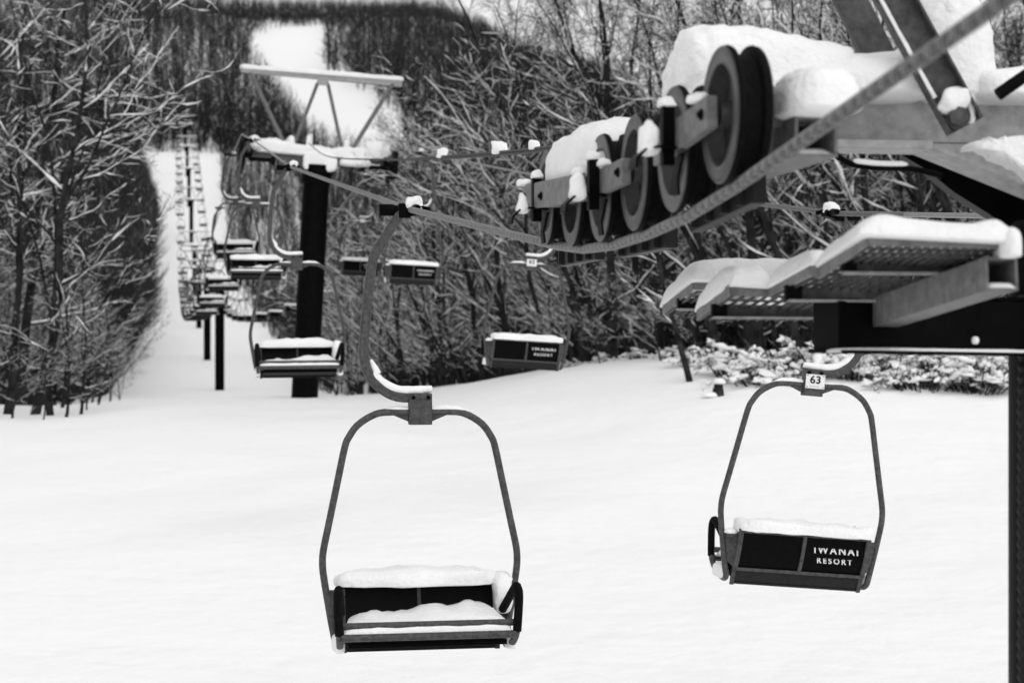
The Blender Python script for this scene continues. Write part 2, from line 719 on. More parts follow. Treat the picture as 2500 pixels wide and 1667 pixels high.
# ------------------------------------------------------------------ chairs
C0 = 0.06
BAIL = [(.05, -1.251), (.22, -1.251), (.30, -1.272), (.387, -1.328), (.44, -1.40), (.466, -1.462), (.511, -1.672), (.566, -1.933), (.5995, -2.093), (.605, -2.175),
        (.597, -2.263), (.56, -2.49), (.54, -2.60), (.528, -2.655)]
HANG = [(-.045, .012), (-.075, -.05), (-.128, -.134), (-.188, -.228), (-.226, -.301), (-.248, -.438), (-.272, -.648), (-.286, -.805), (-.288, -.9), (-.275, -.973), (-.238, -1.046),
        (-.178, -1.109), (-.11, -1.148), (-.04, -1.162), (.06, -1.162)]
BACK = [(.115, -2.325), (.098, -2.40), (.078, -2.47), (.05, -2.54), (.018, -2.60)]


def fine(pts, n=3):
    """Catmull-Rom refinement"""
    pts = [V(p) for p in pts]
    out = []
    for i in range(len(pts) - 1):
        p0, p1, p2, p3 = pts[max(i - 1, 0)], pts[i], pts[i + 1], pts[min(i + 2, len(pts) - 1)]
        for k in range(n):
            t = k / n
            out.append(0.5 * ((2 * p1) + (p2 - p0) * t + (2 * p0 - 5 * p1 + 4 * p2 - p3) * t * t + (3 * p1 - p0 - 3 * p2 + p3) * t ** 3))
    out.append(pts[-1])
    return out


def curved_panel(mb, x0, x1, prof, thick):
    vs, fs = [], []
    n = len(prof)
    for (y, z) in prof:
        for x, d in ((x0, 0), (x1, 0), (x1, -thick), (x0, -thick)):
            vs.append((x, y + d, z))
    for i in range(n - 1):
        for k in range(4):
            k2 = (k + 1) % 4
            fs.append((i * 4 + k, (i + 1) * 4 + k, (i + 1) * 4 + k2, i * 4 + k2))
    fs.append((0, 1, 2, 3))
    o = (n - 1) * 4
    fs.append((o + 3, o + 2, o + 1, o))
    mb.add(vs, fs)


def make_chair(seed, parts=True, rear=False):
    """double chair, local origin where the grip holds the rope, facing -Y. Returns {name: [(mesh builder, materials, bevel, subs)]}"""
    rnd = random.Random(seed)
    L = []
    hi = 3 if parts else 1
    ns = 12 if parts else 6
    # hanger
    b = MB()
    b.flat(fine([(x, 0, z) for x, z in HANG], hi), .058, .058, (0, 1, 0))
    L.append(('hanger', b, M['galv'], .012, []))
    # grip
    g = MB()
    g.lathe([(-.19, .034), (-.185, .037), (-.10, .037), (-.095, .03), (-.06, .03)], (0, 0, -.005), (1, 0, 0), 16 if parts else 6)
    g.box((-.035, 0, -.01), (.07, .08, .09))
    g.hexa([V(p) for p in ((0, -.05, -.045), (.075, -.05, -.03), (.075, .05, -.03), (0, .05, -.045), (0, -.05, .02), (.075, -.05, .018), (.075, .05, .018), (0, .05, .02))])
    g.tube([(.03, -.16, 0), (.03, -.05, 0), (.03, .05, 0), (.03, .16, 0)], [.02, .03, .03, .02], 10)
    g.beam((.06, -.02, .012), (.115, -.06, -.005), .035, .03)
    L.append(('grip', g, M['black'], .004, []))
    # clamp block joining hanger and frame
    k = MB()
    k.box((C0, 0, -1.232), (.142, .085, .193))
    for sgn in (-1, 1):
        x = C0 + sgn * .071
        k.prism([(x, -.012, -1.268), (x + sgn * .10, -.012, -1.268), (x, -.012, -1.31)] if sgn > 0 else [(x, -.012, -1.31), (x - .10, -.012, -1.268), (x, -.012, -1.268)], (0, .024, 0))
    bo = MB()
    for sgn in (-1, 1):
        for yy in (-1, 1):
            bo.lathe([(.04, .012), (.058, .012), (.06, .008)], (C0 + sgn * .046, 0, -1.16), (0, yy, 0), 10)
    L.append(('clamp_block', k, M['galv_mid'], .005, [('bolt', bo, M['black'])]))
    # hoop frame
    f = MB()
    left = [(C0 - x, 0, z) for x, z in BAIL]
    right = [(C0 + x, 0, z) for x, z in BAIL]
    low = [(.522, -.05, -2.68), (.52, -.14, -2.68), (.523, -.28, -2.65), (.53, -.36, -2.605), (.535, -.405, -2.55)]
    l2 = [(C0 - x, y, z) for x, y, z in low]
    r2 = [(C0 + x, y, z) for x, y, z in low]
    f.tube(fine(left + l2, hi), .022 if parts else .028, ns)
    f.tube(fine(right + r2, hi), .022 if parts else .028, ns)
    for sgn in (-1, 1):
        f.box((C0 + sgn * .515, .05, -2.36), (.10, .045, .03))
        f.hexa([V((C0 + sgn * a, y, z)) for a, y, z in ((.475, .035, -2.60), (.535, .0, -2.55), (.535, .01, -2.55), (.475, .045, -2.60), (.475, .055, -2.37), (.56, .02, -2.37), (.56, .03, -2.37), (.475, .065, -2.37))] if sgn > 0 else
               [V((C0 + sgn * a, y, z)) for a, y, z in ((.535, .0, -2.55), (.475, .035, -2.60), (.475, .045, -2.60), (.535, .01, -2.55), (.56, .02, -2.37), (.475, .055, -2.37), (.475, .065, -2.37), (.56, .03, -2.37))])
    L.append(('hoop_frame', f, M['galv'], 0, []))
    # armrests: padded triangle each side
    for sgn in (-1, 1):
        a = MB()
        pth = [(C0 + sgn * .535, -.405, -2.56), (C0 + sgn * .543, -.412, -2.43), (C0 + sgn * .545, -.415, -2.335), (C0 + sgn * .54, -.395, -2.30), (C0 + sgn * .532, -.35, -2.305), (C0 + sgn * .50, -.08, -2.47)]
        a.tube(fine(pth, hi), .027, ns)
        L.append(('armrest', a, M['rubber'], 0, []))
    # backrest frame
    fr = MB()
    for xx in (-.475, 0, .475):
        w = .034 if xx else .026
        fr.flat(fine([(C0 + xx, y + .004, z) for y, z in BACK], 2), w, .03, (1, 0, 0))
    fr.beam((C0 - .49, .117, -2.322), (C0 + .49, .117, -2.322), .034, .028)
    fr.beam((C0 - .49, .02, -2.602), (C0 + .49, .02, -2.602), .034, .024)
    fr.flat([(C0 - .475, .008, -2.60), (C0 - .475, -.03, -2.72)], .03, .02, (1, 0, 0))
    fr.flat([(C0 + .475, .008, -2.60), (C0 + .475, -.03, -2.72)], .03, .02, (1, 0, 0))
    L.append(('backrest_frame', fr, M['galv_mid'], .003, []))
    for sgn in (-1, 1):
        p = MB()
        x0, x1 = sorted((C0 + sgn * .012, C0 + sgn * .46))
        curved_panel(p, x0, x1, [(v.y, v.z) for v in fine([(0, y, z) for y, z in BACK], 3)], .012)
        subs = []
        if sgn < 0 and parts:
            t = MB()
            rot = Matrix.Rotation(math.pi, 3, 'Z') @ Matrix.Rotation(R(90 - 15), 3, 'X')
            text_add(t, 'IWANAI', .074, (C0 - .245, .0985, -2.422), rot, space=1.36, bold=.0014, xs=1.0)
            text_add(t, 'RESORT', .056, (C0 - .245, .0765, -2.500), rot, space=1.46, bold=.0010, xs=1.0)
            subs.append(('lettering', t, M['letter']))
        L.append(('back_panel', p, M['panel'], 0, subs))
    lp = MB()
    curved_panel(lp, C0 - .46, C0 + .46, [(.004, -2.615), (-.012, -2.665), (-.026, -2.715)], .014)
    L.append(('lower_panel', lp, M['lower'], .002, []))
    # seat pan and the two front rails
    s = MB()
    s.hexa([V(q) for q in ((C0 - .46, -.37, -2.625), (C0 + .46, -.37, -2.625), (C0 + .46, -.02, -2.70), (C0 - .46, -.02, -2.70), (C0 - .46, -.37, -2.59), (C0 + .46, -.37, -2.59), (C0 + .46, -.02, -2.675), (C0 - .46, -.02, -2.675))])
    s.beam((C0 - .48, -.345, -2.628), (C0 + .48, -.345, -2.628), .05, .03)
    L.append(('seat', s, M['black'], .003, []))
    for (y, z, r_) in ((-.375, -2.51, .021), (-.415, -2.575, .023)):
        q = MB()
        q.tube([(C0 - .525, y, z), (C0 + .525, y, z)], r_, ns)
        L.append(('front_rail', q, M['galv'], 0, []))
    # snow
    n = MB()
    nn = 12 if parts else 4
    if rear:
        n.loaf((C0, .07, -2.312), (.50, 0, 0), (0, .12, 0), (0, 0, .080), p=6, amp=.35, freq=8, n=nn, seed=seed, flatten=.12)
        n.loaf((C0 + .53, .05, -2.345), (.05, 0, 0), (0, .04, 0), (0, 0, .03), p=3, amp=.4, freq=12, n=5, seed=seed + 2)
    else:
        n.loaf((C0, .085, -2.315), (.515, 0, 0), (0, .15, 0), (0, 0, .105), p=4.0, amp=.3, freq=6, n=nn, seed=seed, flatten=.12, prof=lambda x: 1 - .18 * abs(x + .1))
    if parts and not rear:
        n.loaf((C0 + .515, .02, -2.385), (.065, 0, .0), (0, .12, 0), (0, 0, .13), p=2.8, amp=.5, freq=8, n=8, seed=seed + 3, flatten=1.0)
    L.append(('snow_cap', n, M['snow'], 0, []))
    n = MB()

    def hv(u, v):
        t_ = max(0, min(1, (u - .38) / .2))
        return (.45 + .62 * v) * (.72 + .42 * t_ * t_ * (3 - 2 * t_)) + .12 * noise.noise(V((u * 6, v * 2, seed))) + .1 * noise.noise(V((u * 17, v * 5, seed)))
    n.slab((C0 - .50, -.375, -2.53), (C0 + .50, -.375, -2.53), (C0 + .45, .02, -2.525), (C0 - .45, .02, -2.54), .088, 34 if parts else 4, 12 if parts else 3, p=14, amp=.3, freq=7, seed=seed, hv=hv)
    n.slab((C0 - .505, -.405, -2.560), (C0 + .505, -.405, -2.560), (C0 + .505, -.365, -2.53), (C0 - .505, -.365, -2.53), .03, 24 if parts else 3, 4, p=9, amp=.3, freq=12, seed=seed)
    if parts:
        for sgn in (-1, 1):
            n.loaf((C0 + sgn * .525, -.16, -2.665), (.035, 0, 0), (0, .17, 0), (0, 0, .085), p=2.5, amp=.45, freq=11, n=6, seed=seed + 5 + sgn, flatten=.3)
    L.append(('seat_snow', n, M['snow'], 0, []))
    if not parts:
        return L
    n = MB()
    hp = fine([(x, 0, z) for x, z in HANG[9:]], 4)
    n.tube([p + V((.03 if i < 5 else 0, 0, .046)) for i, p in enumerate(hp)] + [V((C0 + .075, 0, -1.108))], [.010 + .017 * min(1, i / 4) * (1 + .25 * noise.noise(p * 17 + V((seed, 0, 0)))) for i, p in enumerate(hp)] + [.02], 10 if parts else 5)
    if parts:
        n.tube([(C0 + .075, 0, -1.232), (C0 + .15, 0, -1.226), (C0 + .24, 0, -1.232), (C0 + .32, 0, -1.265)], [.016, .02, .017, .006], 8)
        n.tube([(C0 - .075, 0, -1.232), (C0 - .15, 0, -1.228), (C0 - .22, 0, -1.236)], [.016, .016, .006], 8)
        n.loaf((.03, 0, .015), (.048, 0, 0), (0, .06, 0), (0, 0, .062), p=4, amp=.4, freq=22, n=7, seed=seed + 9)
    else:
        n.loaf((-.03, 0, .012), (.1, 0, 0), (0, .06, 0), (0, 0, .05), p=3, amp=.3, freq=12, n=3, seed=seed + 9)
    L.append(('hanger_snow', n, M['snow'], 0, []))
    return L


def chair_object(seed, label, group, loc, roll, yaw, plate=None):
    t = thing('chairlift_chair', label, 'chair', loc, (0, R(roll), R(yaw)), group)
    for (nm, b, mt, bev, subs) in make_chair(seed, rear=yaw > 90):
        if 'snow' in nm:
            objs(nm, b, mt, t, angle=62)
            continue
        o = obj(nm, b, mt, t, bevel=bev)
        for (sn, sb, sm) in subs:
            obj(sn, sb, sm, o)
    if plate is not None:
        add_plate(t, plate)
    return t


def add_plate(t, num):
    b = MB()
    b.box((C0 - .004, .049, -1.222), (.142, .006, .102))
    p = obj('number_plate', b, M['white'], t, bevel=.001)
    rot = Matrix.Rotation(math.pi, 3, 'Z') @ Matrix.Rotation(R(90), 3, 'X')
    d = MB()
    for sx in (-1, 1):
        for sz in (-1, 1):
            d.lathe([(0, .004), (.003, .004)], (C0 - .004 + sx * .060, .052, -1.222 + sz * .041), (0, 1, 0), 8)
    if num:
        text_add(d, num, .076, (C0 - .004, .0535, -1.212), rot, space=1.05, bold=.0012, xs=1.08)
        d2 = MB()
        for k in range(9):
            d2.box((C0 + .035 - k * .008, .0525, -1.2585), (.0055, .001, .006 if k else .009))
        obj('small_print', d2, M['greyink'], p)
    obj('plate_marks', d, M['ink'], p)


LG = 'chairs facing us on the left rope'
RG = 'chairs seen from behind on the right rope'
left_list = [
    (12.3, -.2, 'large double chair nearest to us, facing us with snow on its seat and backrest'),
    (25.7, -.6, 'snowy double chair facing us, hanging right in front of the big black tower pole'),
    (38.7, .2, 'snowy double chair facing us, its rope grip at the left wheels of the tower'),
    (51.8, -.4, 'double chair facing us, mostly hidden behind a snowy one left of the tower'),
    (64.9, -.5, 'small snowy chair facing us, topmost of three overlapping ones above the thin black poles'),
    (78.0, .4, 'small snowy chair facing us, middle of three overlapping ones above the thin black poles'),
    (91.0, .2, 'small snowy chair facing us, lowest of three overlapping ones above the thin black poles'),
]
protoA = None
for i, (Y, roll, lab) in enumerate(left_list):
    p = pos(ropeL, Y)
    if i == 0:
        protoA = chair_object(1.0, lab, LG, p, roll, 9.5)
    elif i == 1:
        protoB = chair_object(7.0, lab, LG, p, roll, 9.5)
    else:
        c = copy_tree(protoB if i % 2 else protoA)
        c.location = p
        c.rotation_euler = (0, R(roll), R(9.8))
        c['label'] = lab
right_list = [
    (14.4, -4.8, '63', 'double chair with number plate 63 and black lettered back, below the catwalk'),
    (28.0, -3.6, '62', 'double chair with plate 62 and black lettered back, below the rope wheels'),
    (41.0, -3.0, '', 'chair seen from behind just right of the near hanger, before snowy branches'),
    (54.2, -2.6, '', 'chair seen from behind, half covered by the large bent hanger of the near chair'),
    (67.3, -2.0, '', 'chair seen from behind peeping out at the right side of the black tower pole'),
    (80.5, -2.5, '', 'small chair seen from behind, partly covered by the left side of the tower'),
    (93.6, -2.4, '', 'small chair seen from behind low over the snow, second left of the tower'),
    (106.7, -2.2, '', 'small chair seen from behind low over the snow, third left of the tower'),
    (119.8, -2.0, '', 'small chair seen from behind low over the snow, fourth left of the tower'),
]
protoR = None
for i, (Y, roll, num, lab) in enumerate(right_list):
    p = pos(ropeR, Y)
    if i == 0:
        chair_object(4.0, lab, RG, p, roll, 189.5, num)
    elif i == 1:
        chair_object(5.0, lab, RG, p, roll, 189.5, num)
    elif i == 2:
        protoR = chair_object(6.0, lab, RG, p, roll, 189.5, num)
    else:
        c = copy_tree(protoR)
        c.location = p
        c.rotation_euler = (0, R(roll), R(189.8))
        c['label'] = lab
# tiny far chairs: one mesh each
mbf = MB()
FM = []
for (nm, b, mt, bev, subs) in make_chair(3.0, parts=False):
    if mt not in FM:
        FM.append(mt)
    mbf.mi = FM.index(mt)
    mbf.add(b.v, b.f)
farproto = obj('chairlift_chair', mbf, FM)
first = True
for fn, y0, yaw, lab, grp in ((ropeL, 104.2, 9.8, 'tiny snow-topped chair facing us in the long file far up the left rope', 'far chairs on the left rope'),
                              (ropeR, 133, 189.8, 'tiny chair seen from behind in the long file far up the right rope', 'far chairs on the right rope')):
    Y = y0
    while Y < 432:
        c = farproto if first else farproto.copy()
        if not first:
            COL.objects.link(c)
        first = False
        c.location = pos(fn, Y)
        c.rotation_euler = (0, R(random.uniform(-2, 1)), R(yaw))
        tag(c, lab, 'chair', grp)
        Y += 13.1


# ------------------------------------------------------------------ lift towers further along
def wheel_prof(r, w):
    h = w / 2
    return [(-h * 1.15, .001), (-h * 1.15, r * .22), (-h * .4, r * .25), (-h * .35, r * .68), (-h, r * .74), (-h * 1.02, r * .98), (-h * .9, r), (-h * .55, r), (-h * .4, r * .9),
            (h * .4, r * .9), (h * .55, r), (h * .9, r), (h * 1.02, r * .98), (h, r * .74), (h * .35, r * .68), (h * .4, r * .25), (h * 1.15, r * .22), (h * 1.15, .001)]


def make_tower(t, H, armhalf, zr, detail=True, big=True):
    """parts of a mid-line tower; local z = 0 at the snow, zr = height of the rope wheels"""
    b = MB()
    n = 40 if detail else 10
    b.lathe([(-1.5, .315), (H - .45, .315), (H - .40, .36), (H, .36)], (0, 0, 0), (0, 0, 1), n)
    obj('pole', b, M['black'], t)
    a = MB()
    a.beam((-armhalf - .05, 0, H + .20), (armhalf + .05, 0, H + .20), .26, .16)
    a.prism([(-.75, -.16, H + .18), (-.38, -.16, H - .06), (.38, -.16, H - .06), (.75, -.16, H + .18)][::-1], (0, .32, 0))
    obj('cross_arm', a, M['galv'], t, smooth=False, bevel=.01 if detail else 0)
    if detail:
        for sgn in (-1, 1):
            d_ = MB()
            d_.box((sgn * 1.32, -.14, H + .04), (.62, .10, .10))
            d_.box((sgn * 1.62, -.22, H + .16), (.16, .36, .22))
            d_.box((sgn * 1.05, -.20, H + .02), (.10, .16, .20))
            for yy in (-.42, .1, .6):
                d_.lathe([(-.05, .19), (.05, .19)], (sgn * 1.80, yy, H + .24), (1, 0, 0), 20)
            obj('wheel_mount', d_, M['rubber'], t, smooth=False)
        d_ = MB()
        d_.tube([(-.12, -.1, H + .25), (-.12, -.1, H + .85)], .02, 8)
        obj('antenna', d_, M['black'], t)
    # gantry frame above
    g = MB()
    zt = H + 2.1
    tl = .03 if detail else 0
    g.beam((-1.9, 0, zt + tl), (1.9, 0, zt - tl), .16, .13)
    g.box((.03, 0, zt - .12), (.26, .17, .13))
    obj('gantry', g, M['galv_light'], t)
    for sgn in (-1, 1):
        g = MB()
        g.tube([(sgn * 1.68, -.05, zt - .04), (sgn * .70, -.10, H + .25)], .052, 10)
        obj('strut', g, M['beam'], t)
        g = MB()
        g.tube([(.03 + sgn * .12, .05, zt - .14), (sgn * .62, .12, H + .28)], .042, 10)
        obj('strut', g, M['beam'], t)
    # wheel trains
    for sgn in (-1, 1):
        tr = MB()
        x = sgn * armhalf
        tr.beam((x - sgn * .13, -1.0, zr + .12), (x - sgn * .13, 1.0, zr + .12), .06, .12)
        tr.beam((x - sgn * .13, 0, zr + .1), (x - sgn * .13, 0, H + .2), .2, .2, (0, 1, 0))
        o = obj('wheel_train', tr, M['galv_mid'], t)
        for k in range(4 if detail else 2):
            w = MB()
            yy = (-.8 + .53 * k) if detail else (-.5 + k)
            w.lathe(wheel_prof(.19, .09), (x, yy, zr + .02 - .19), (1, 0, 0), 24 if detail else 10)
            obj('wheel', w, M['rubber'], o)
    s = MB()
    s.loaf((0, 0, zt + .06), (1.93, 0, 0), (0, .12, 0), (0, 0, .09), p=5, amp=.25, freq=3, n=14 if detail else 5, prof=lambda x: 1 + .9 * max(0, abs(x) - .8) * 5 * .5)
    s.loaf((-.55, 0, H + .27), (1.02, 0, 0), (0, .24, 0), (0, 0, .30), p=3.5, amp=.3, freq=2.2, n=14 if detail else 5, seed=2, prof=lambda x: .75 - .4 * x if x < 0.2 else .67)
    s.loaf((.70, 0, H + .27), (.85, 0, 0), (0, .24, 0), (0, 0, .30), p=3.5, amp=.3, freq=2.2, n=14 if detail else 5, seed=3, prof=lambda x: .62 + .5 * max(0, x))
    if detail:
        s.loaf((1.36, -.05, H + .30), (.30, 0, 0), (0, .26, 0), (0, 0, .36), p=2.4, amp=.45, freq=4, n=12, seed=8)
        s.loaf((.86, -.35, H + .06), (.36, 0, 0), (0, .2, 0), (0, 0, .22), p=2.8, amp=.25, freq=3, n=9, seed=9)
        s.loaf((-1.50, -.1, H + .32), (.16, 0, 0), (0, .4, 0), (0, 0, .24), p=2.4, amp=.5, freq=5, n=10, seed=10)
        s.loaf((.05, -.21, H + .02), (.40, 0, 0), (0, .09, 0), (0, 0, .30), p=3.5, amp=.2, freq=3, n=9, seed=11, flatten=.6)
        for x, hh in ((-.68, .16), (-.64, .2), (.68, .2), (-.2, .3)):
            s.loaf((x, .02, H + .45), (.09, 0, 0), (0, .1, 0), (0, 0, hh), p=2.5, amp=.4, freq=6, n=6, seed=12 + x)
    snowobj(s, t)


tw = at(744, 964, 47.0)
t = thing('lift_tower', 'large black lift tower with snow-laden arm and steel gantry, behind the pole chair', 'lift tower', tw, (0, R(3.1), R(9.7)), 'lift towers along the line')
make_tower(t, 5.42, 1.77, 5.52)
# warning post on the arm
far_towers = [(133, 'thin black lift tower pole, nearest to the large tower on the left', 'a'),
              (178, 'thin black lift tower pole, shorter one just left of its similar neighbour', 'b'),
              (228, 'distant lift tower halfway up the white lift corridor, lowest of the far ones', 'c'),
              (270, 'distant lift tower where the lift corridor steepens, second of the far ones', 'd'),
              (312, 'distant lift tower on the steep part of the lift corridor, third of the far ones', 'e'),
              (352, 'distant lift tower high on the lift corridor, third below its upper end', 'g'),
              (391, 'distant lift tower high on the lift corridor, just below the topmost', 'h'),
              (428, 'topmost distant lift tower, at the upper end of the white lift corridor', 'f')]
proto = None
for (Y, lab, _) in far_towers:
    xl, zl = ropeL(Y)
    xr, zr_ = ropeR(Y)
    x = (xl + xr) / 2
    gz = g1(x, Y)
    H = zl - gz - .1
    t = thing('lift_tower', lab, 'lift tower', (x, Y, gz), (0, 0, R(9.8)), 'lift towers along the line')
    make_tower(t, H, (xr - xl) / 2, H + .1, detail=False)

# signal cables from the tower to the near tower, with lumps of snow
for k, lab in ((0, 'upper thin dark signal cable from the tower to the wheels, with lumps of snow'), (1, 'lower thin dark signal cable, strung just beneath the snow-lumped one')):
    cp = [V((-4.74, 46.5, 4.62)), V((-3.6, 39, 3.62)), V((-1.95, 30, 2.74 - .006 * k)), V((-.95, 22, 2.03 - .02 * k)), V((-.1, 15.9, 1.51 - .022 * k)), V((.34, 12.4, 1.225 - .018 * k)), V((.75, 8.6, .93))]
    mb = MB()
    mb.tube(fine(cp, 8), .011, 8)
    o = obj('signal_cable', mb, M['cable'])
    tag(o, lab, 'cable', 'signal cables')
    if k == 0:
        s = MB()
        for (Y, px, py, w, h) in ((20.3, 1074, 383, .055, .075), (15.9, 1201, 373, .06, .07), (13.9, 1258, 371, .035, .05)):
            c = at(px, py, Y)
            i = min(range(len(cp) - 1), key=lambda q: 0 if cp[q].y >= Y >= cp[q + 1].y else 1)
            tt = (cp[i].y - Y) / (cp[i].y - cp[i + 1].y)
            c = cp[i].lerp(cp[i + 1], tt) + V((0, 0, .005))
            s.loaf(c, (w, 0, 0), (0, w * 1.2, 0), (0, 0, h * 1.1), p=4, amp=.35, freq=18, n=7, seed=px)
        snowobj(s, o)

# ------------------------------------------------------------------ the near tower
NT = thing('lift_tower', 'near lift tower at the right with six big rope wheels, snowy arm and catwalk', 'lift tower', (1.98, 6.95, g1(1.98, 6.95) - .02), (0, 0, R(9.7)), 'lift towers along the line')
U = V((-.171, 1, 0)).normalized()
RR = V((1, .171, 0)).normalized()
W0 = V((WX[0], WY[0], .658))


def N(a, b, c):
    return W0 + RR * a + U * b + V((0, 0, c))


# pole
b = MB()
gz = g1(1.98, 6.95)
b.lathe([(-.5, .26), (.40 - gz, .26), (.42 - gz, .24)], (2.0, 6.95, gz), (0, 0, 1), 48)
pole = obj('pole', b, M['black'], NT, True)
b = MB()
pp = []
for k in range(420):
    z = gz + .1 + k * .0095
    pp.append(V((1.752, 6.84, z)))
b.tube(pp, [.014 + .004 * math.sin(k * 1.57) + .003 * noise.noise(V((k * .07, 0, 3))) for k in range(420)], 10)
obj('conduit', b, M['lower'], NT, True)
b = MB()
b.beam((1.75, 6.66, gz), (1.75, 6.66, -.05), .012, .05)
obj('ladder_rail', b, M['galv_mid'], NT, True)

# wheels
WC = [V((x, y, zb + WR)) for x, y, zb in zip(WX, WY, WB)]
for i, c in enumerate(WC):
    w = MB()
    h = .052
    r = WR
    left = [(-h * 1.05, .001), (-h * 1.05, .036), (-h * .1, .042), (-.004, .06), (-.004, .132), (-h * .80, .146), (-h * 1.02, .148), (-h * 1.06, .153), (-h * 1.0, .157), (-h * .97, .186), (-h * 1.0, .190), (-h * 1.04, .196), (-h * .95, .2)]
    w.lathe(left, c, RR, 64, False)
    w.lathe([(-d, q) for d, q in left][::-1], c, RR, 64, False)
    sh = obj('sheave', w, M['wheel'], NT, True, angle=28)
    ty = MB()
    ty.lathe([(-h * .9, .150), (-h * .9, .1995), (-h * .72, .203), (-h * .55, .2), (-h * .42, .180), (-h * .15, .176), (h * .15, .176), (h * .42, .180), (h * .55, .2), (h * .72, .203), (h * .9, .1995), (h * .9, .150)], c, RR, 64, False)
    obj('tyre', ty, M['rubber'], sh, True, angle=35)

# rocker beams on the outer side
def along(i, j, a, dc=0.0, ext=.05):
    p = WC[i] + RR * a + V((0, 0, dc))
    q = WC[j] + RR * a + V((0, 0, dc))
    d = (q - p).normalized()
    return p - d * ext, q + d * ext


for (i, j, a, hh, w) in ((0, 1, -.088, .095, .034), (2, 3, -.088, .09, .034), (4, 5, -.088, .09, .034)):
    b = MB()
    p, q = along(i, j, a)
    b.beam(p, q, w, hh)
    obj('rocker_beam', b, M['beam'], NT, True, smooth=False, bevel=.004)
p, q = along(3, 5, -.13, .0, .07)
b = MB()
b.beam(p, q, .02, .105)
obj('rocker_beam', b, M['beam'], NT, True, smooth=False, bevel=.004)
for c, a in ((WC[3], -.141), (WC[4].lerp(WC[5], .3), -.141), (WC[5], -.141), (WC[0], -.106), (WC[2], -.106)):
    b = MB()
    b.lathe([(-.01, .017), (.006, .017), (.007, .009), (.014, .009)], c + RR * a, -RR, 12)
    obj('axle_nut', b, M['black'], NT, True)
# rope catchers: bent black plates
catch_snow = MB()
for (bb, dz, sc) in ((.33, -.02, 1.0), (1.42, -.085, .85), (2.55, -.06, .8)):
    b = MB()
    b.beam(N(-.125, bb, dz - .10), N(-.125, bb, dz + .09), .038, .045, U)
    b.flat([N(-.08, bb, dz - .05), N(-.16, bb, dz - .045), N(-.205, bb - .01, dz - .055), N(-.235, bb - .02, dz - .085), N(-.24, bb - .03, dz - .115)], .10, .008, U)
    b.flat([N(-.08, bb, dz - .06), N(-.10, bb, dz - .14), N(-.09, bb + .02, dz - .19)], .07, .008, U)
    catch_snow.loaf(N(-.188, bb - .02, dz - .05), RR * .034 * sc, U * .04, V((0, 0, .095 * sc)), p=2.2, amp=.5, freq=16, n=8, seed=bb)
    catch_snow.loaf(N(-.125, bb, dz + .085), RR * .028, U * .03, V((0, 0, .028)), p=2.2, amp=.7, freq=20, n=5, seed=bb + 4)
    obj('rope_catcher', b, M['black'], NT, True, bevel=.003)
# inner hollow main beam
b = MB()
wa, hc, tk = .0635, .058, .009
def hollow(b, p, q, w, h, tk):
    t_ = (q - p).normalized()
    x_ = t_.cross(V((0, 0, 1))).normalized()
    z_ = x_.cross(t_)
    for (dx, dz, ww, hh) in ((0, h - tk / 2, 2 * w, tk), (0, -h + tk / 2, 2 * w, tk), (-w + tk / 2, 0, tk, 2 * h - 2 * tk), (w - tk / 2, 0, tk, 2 * h - 2 * tk)):
        o_ = x_ * dx + z_ * dz
        b.beam(p + o_, q + o_, ww, hh)
    m_ = p.lerp(q, .35)
    b.beam(m_, m_ + t_ * .02, 2 * w - 2 * tk - .002, 2 * h - 2 * tk - .002)
hollow(b, N(.195, -.14, -.072), N(.195, 3.0, -.120), wa, hc, tk)
for wc in WC:
    b.beam(wc + RR * .04, wc + RR * .20, .05, .06)
obj('main_beam', b, M['beam'], NT, True, smooth=False)
# hanging dark boards behind the rope
for (y0, y1, zt, z0, z1) in ((.28, 1.02, -.10, -.235, -.285), (1.36, 2.14, -.14, -.322, -.326), (2.58, 3.36, -.16, -.315, -.315)):
    b = MB()
    b.hexa([N(.13, y0, z0), N(.13, y1, z1), N(.175, y1, z1), N(.175, y0, z0), N(.13, y0, zt), N(.13, y1, zt), N(.175, y1, zt), N(.175, y0, zt)])
    for q in range(4):
        yy = y0 + (y1 - y0) * (q + .5) / 4
        zz = z0 + (z1 - z0) * (q + .5) / 4
        b.beam(N(.122, yy, zz + .004), N(.122, yy, zt), .03, .016, U)
    obj('guard_board', b, M['lower'], NT, True, smooth=False, bevel=.003)

# cross arm: I beam across the line
AB = 1.1
b = MB()
def arm(b, a0, a1, c0, c1, b0, b1):
    b.hexa([N(a0, b0, c0), N(a1, b0, c0), N(a1, b1, c0), N(a0, b1, c0), N(a0, b0, c1), N(a1, b0, c1), N(a1, b1, c1), N(a0, b1, c1)])
arm(b, .14, 1.75, .045, .222, AB - .012, AB + .012)
arm(b, .14, 1.75, .224, .238, AB - .10, AB + .10)
arm(b, .14, 1.0, .012, .043, AB - .10, AB + .10)
# haunch
b.prism([N(1.0, AB - .014, .042), N(1.0, AB - .014, .010), N(1.40, AB - .014, -.115), N(1.75, AB - .014, -.25), N(1.75, AB - .014, .042)], U * .028)
b.hexa([N(1.0, AB - .10, .012), N(1.75, AB - .10, -.265), N(1.75, AB + .10, -.265), N(1.0, AB + .10, .012), N(1.0, AB - .10, .030), N(1.75, AB - .10, -.247), N(1.75, AB + .10, -.247), N(1.0, AB + .10, .030)])
obj('cross_arm', b, M['arm'], NT, True, smooth=False, bevel=.004)
b = MB()
# dark bracket from the pole up to the arm
yb = 7.35
poly = [at(2200, 378, yb), at(2235, 378, yb), at(2520, 462, yb), at(2620, 500, yb), at(2620, 720, yb), at(2478, 720, yb), at(2470, 560, yb), at(2410, 520, yb), at(2330, 470, yb), at(2262, 415, yb)]
b.prism(poly, (.04, .24, 0))
obj('arm_bracket', b, M['black'], NT, True, smooth=False)

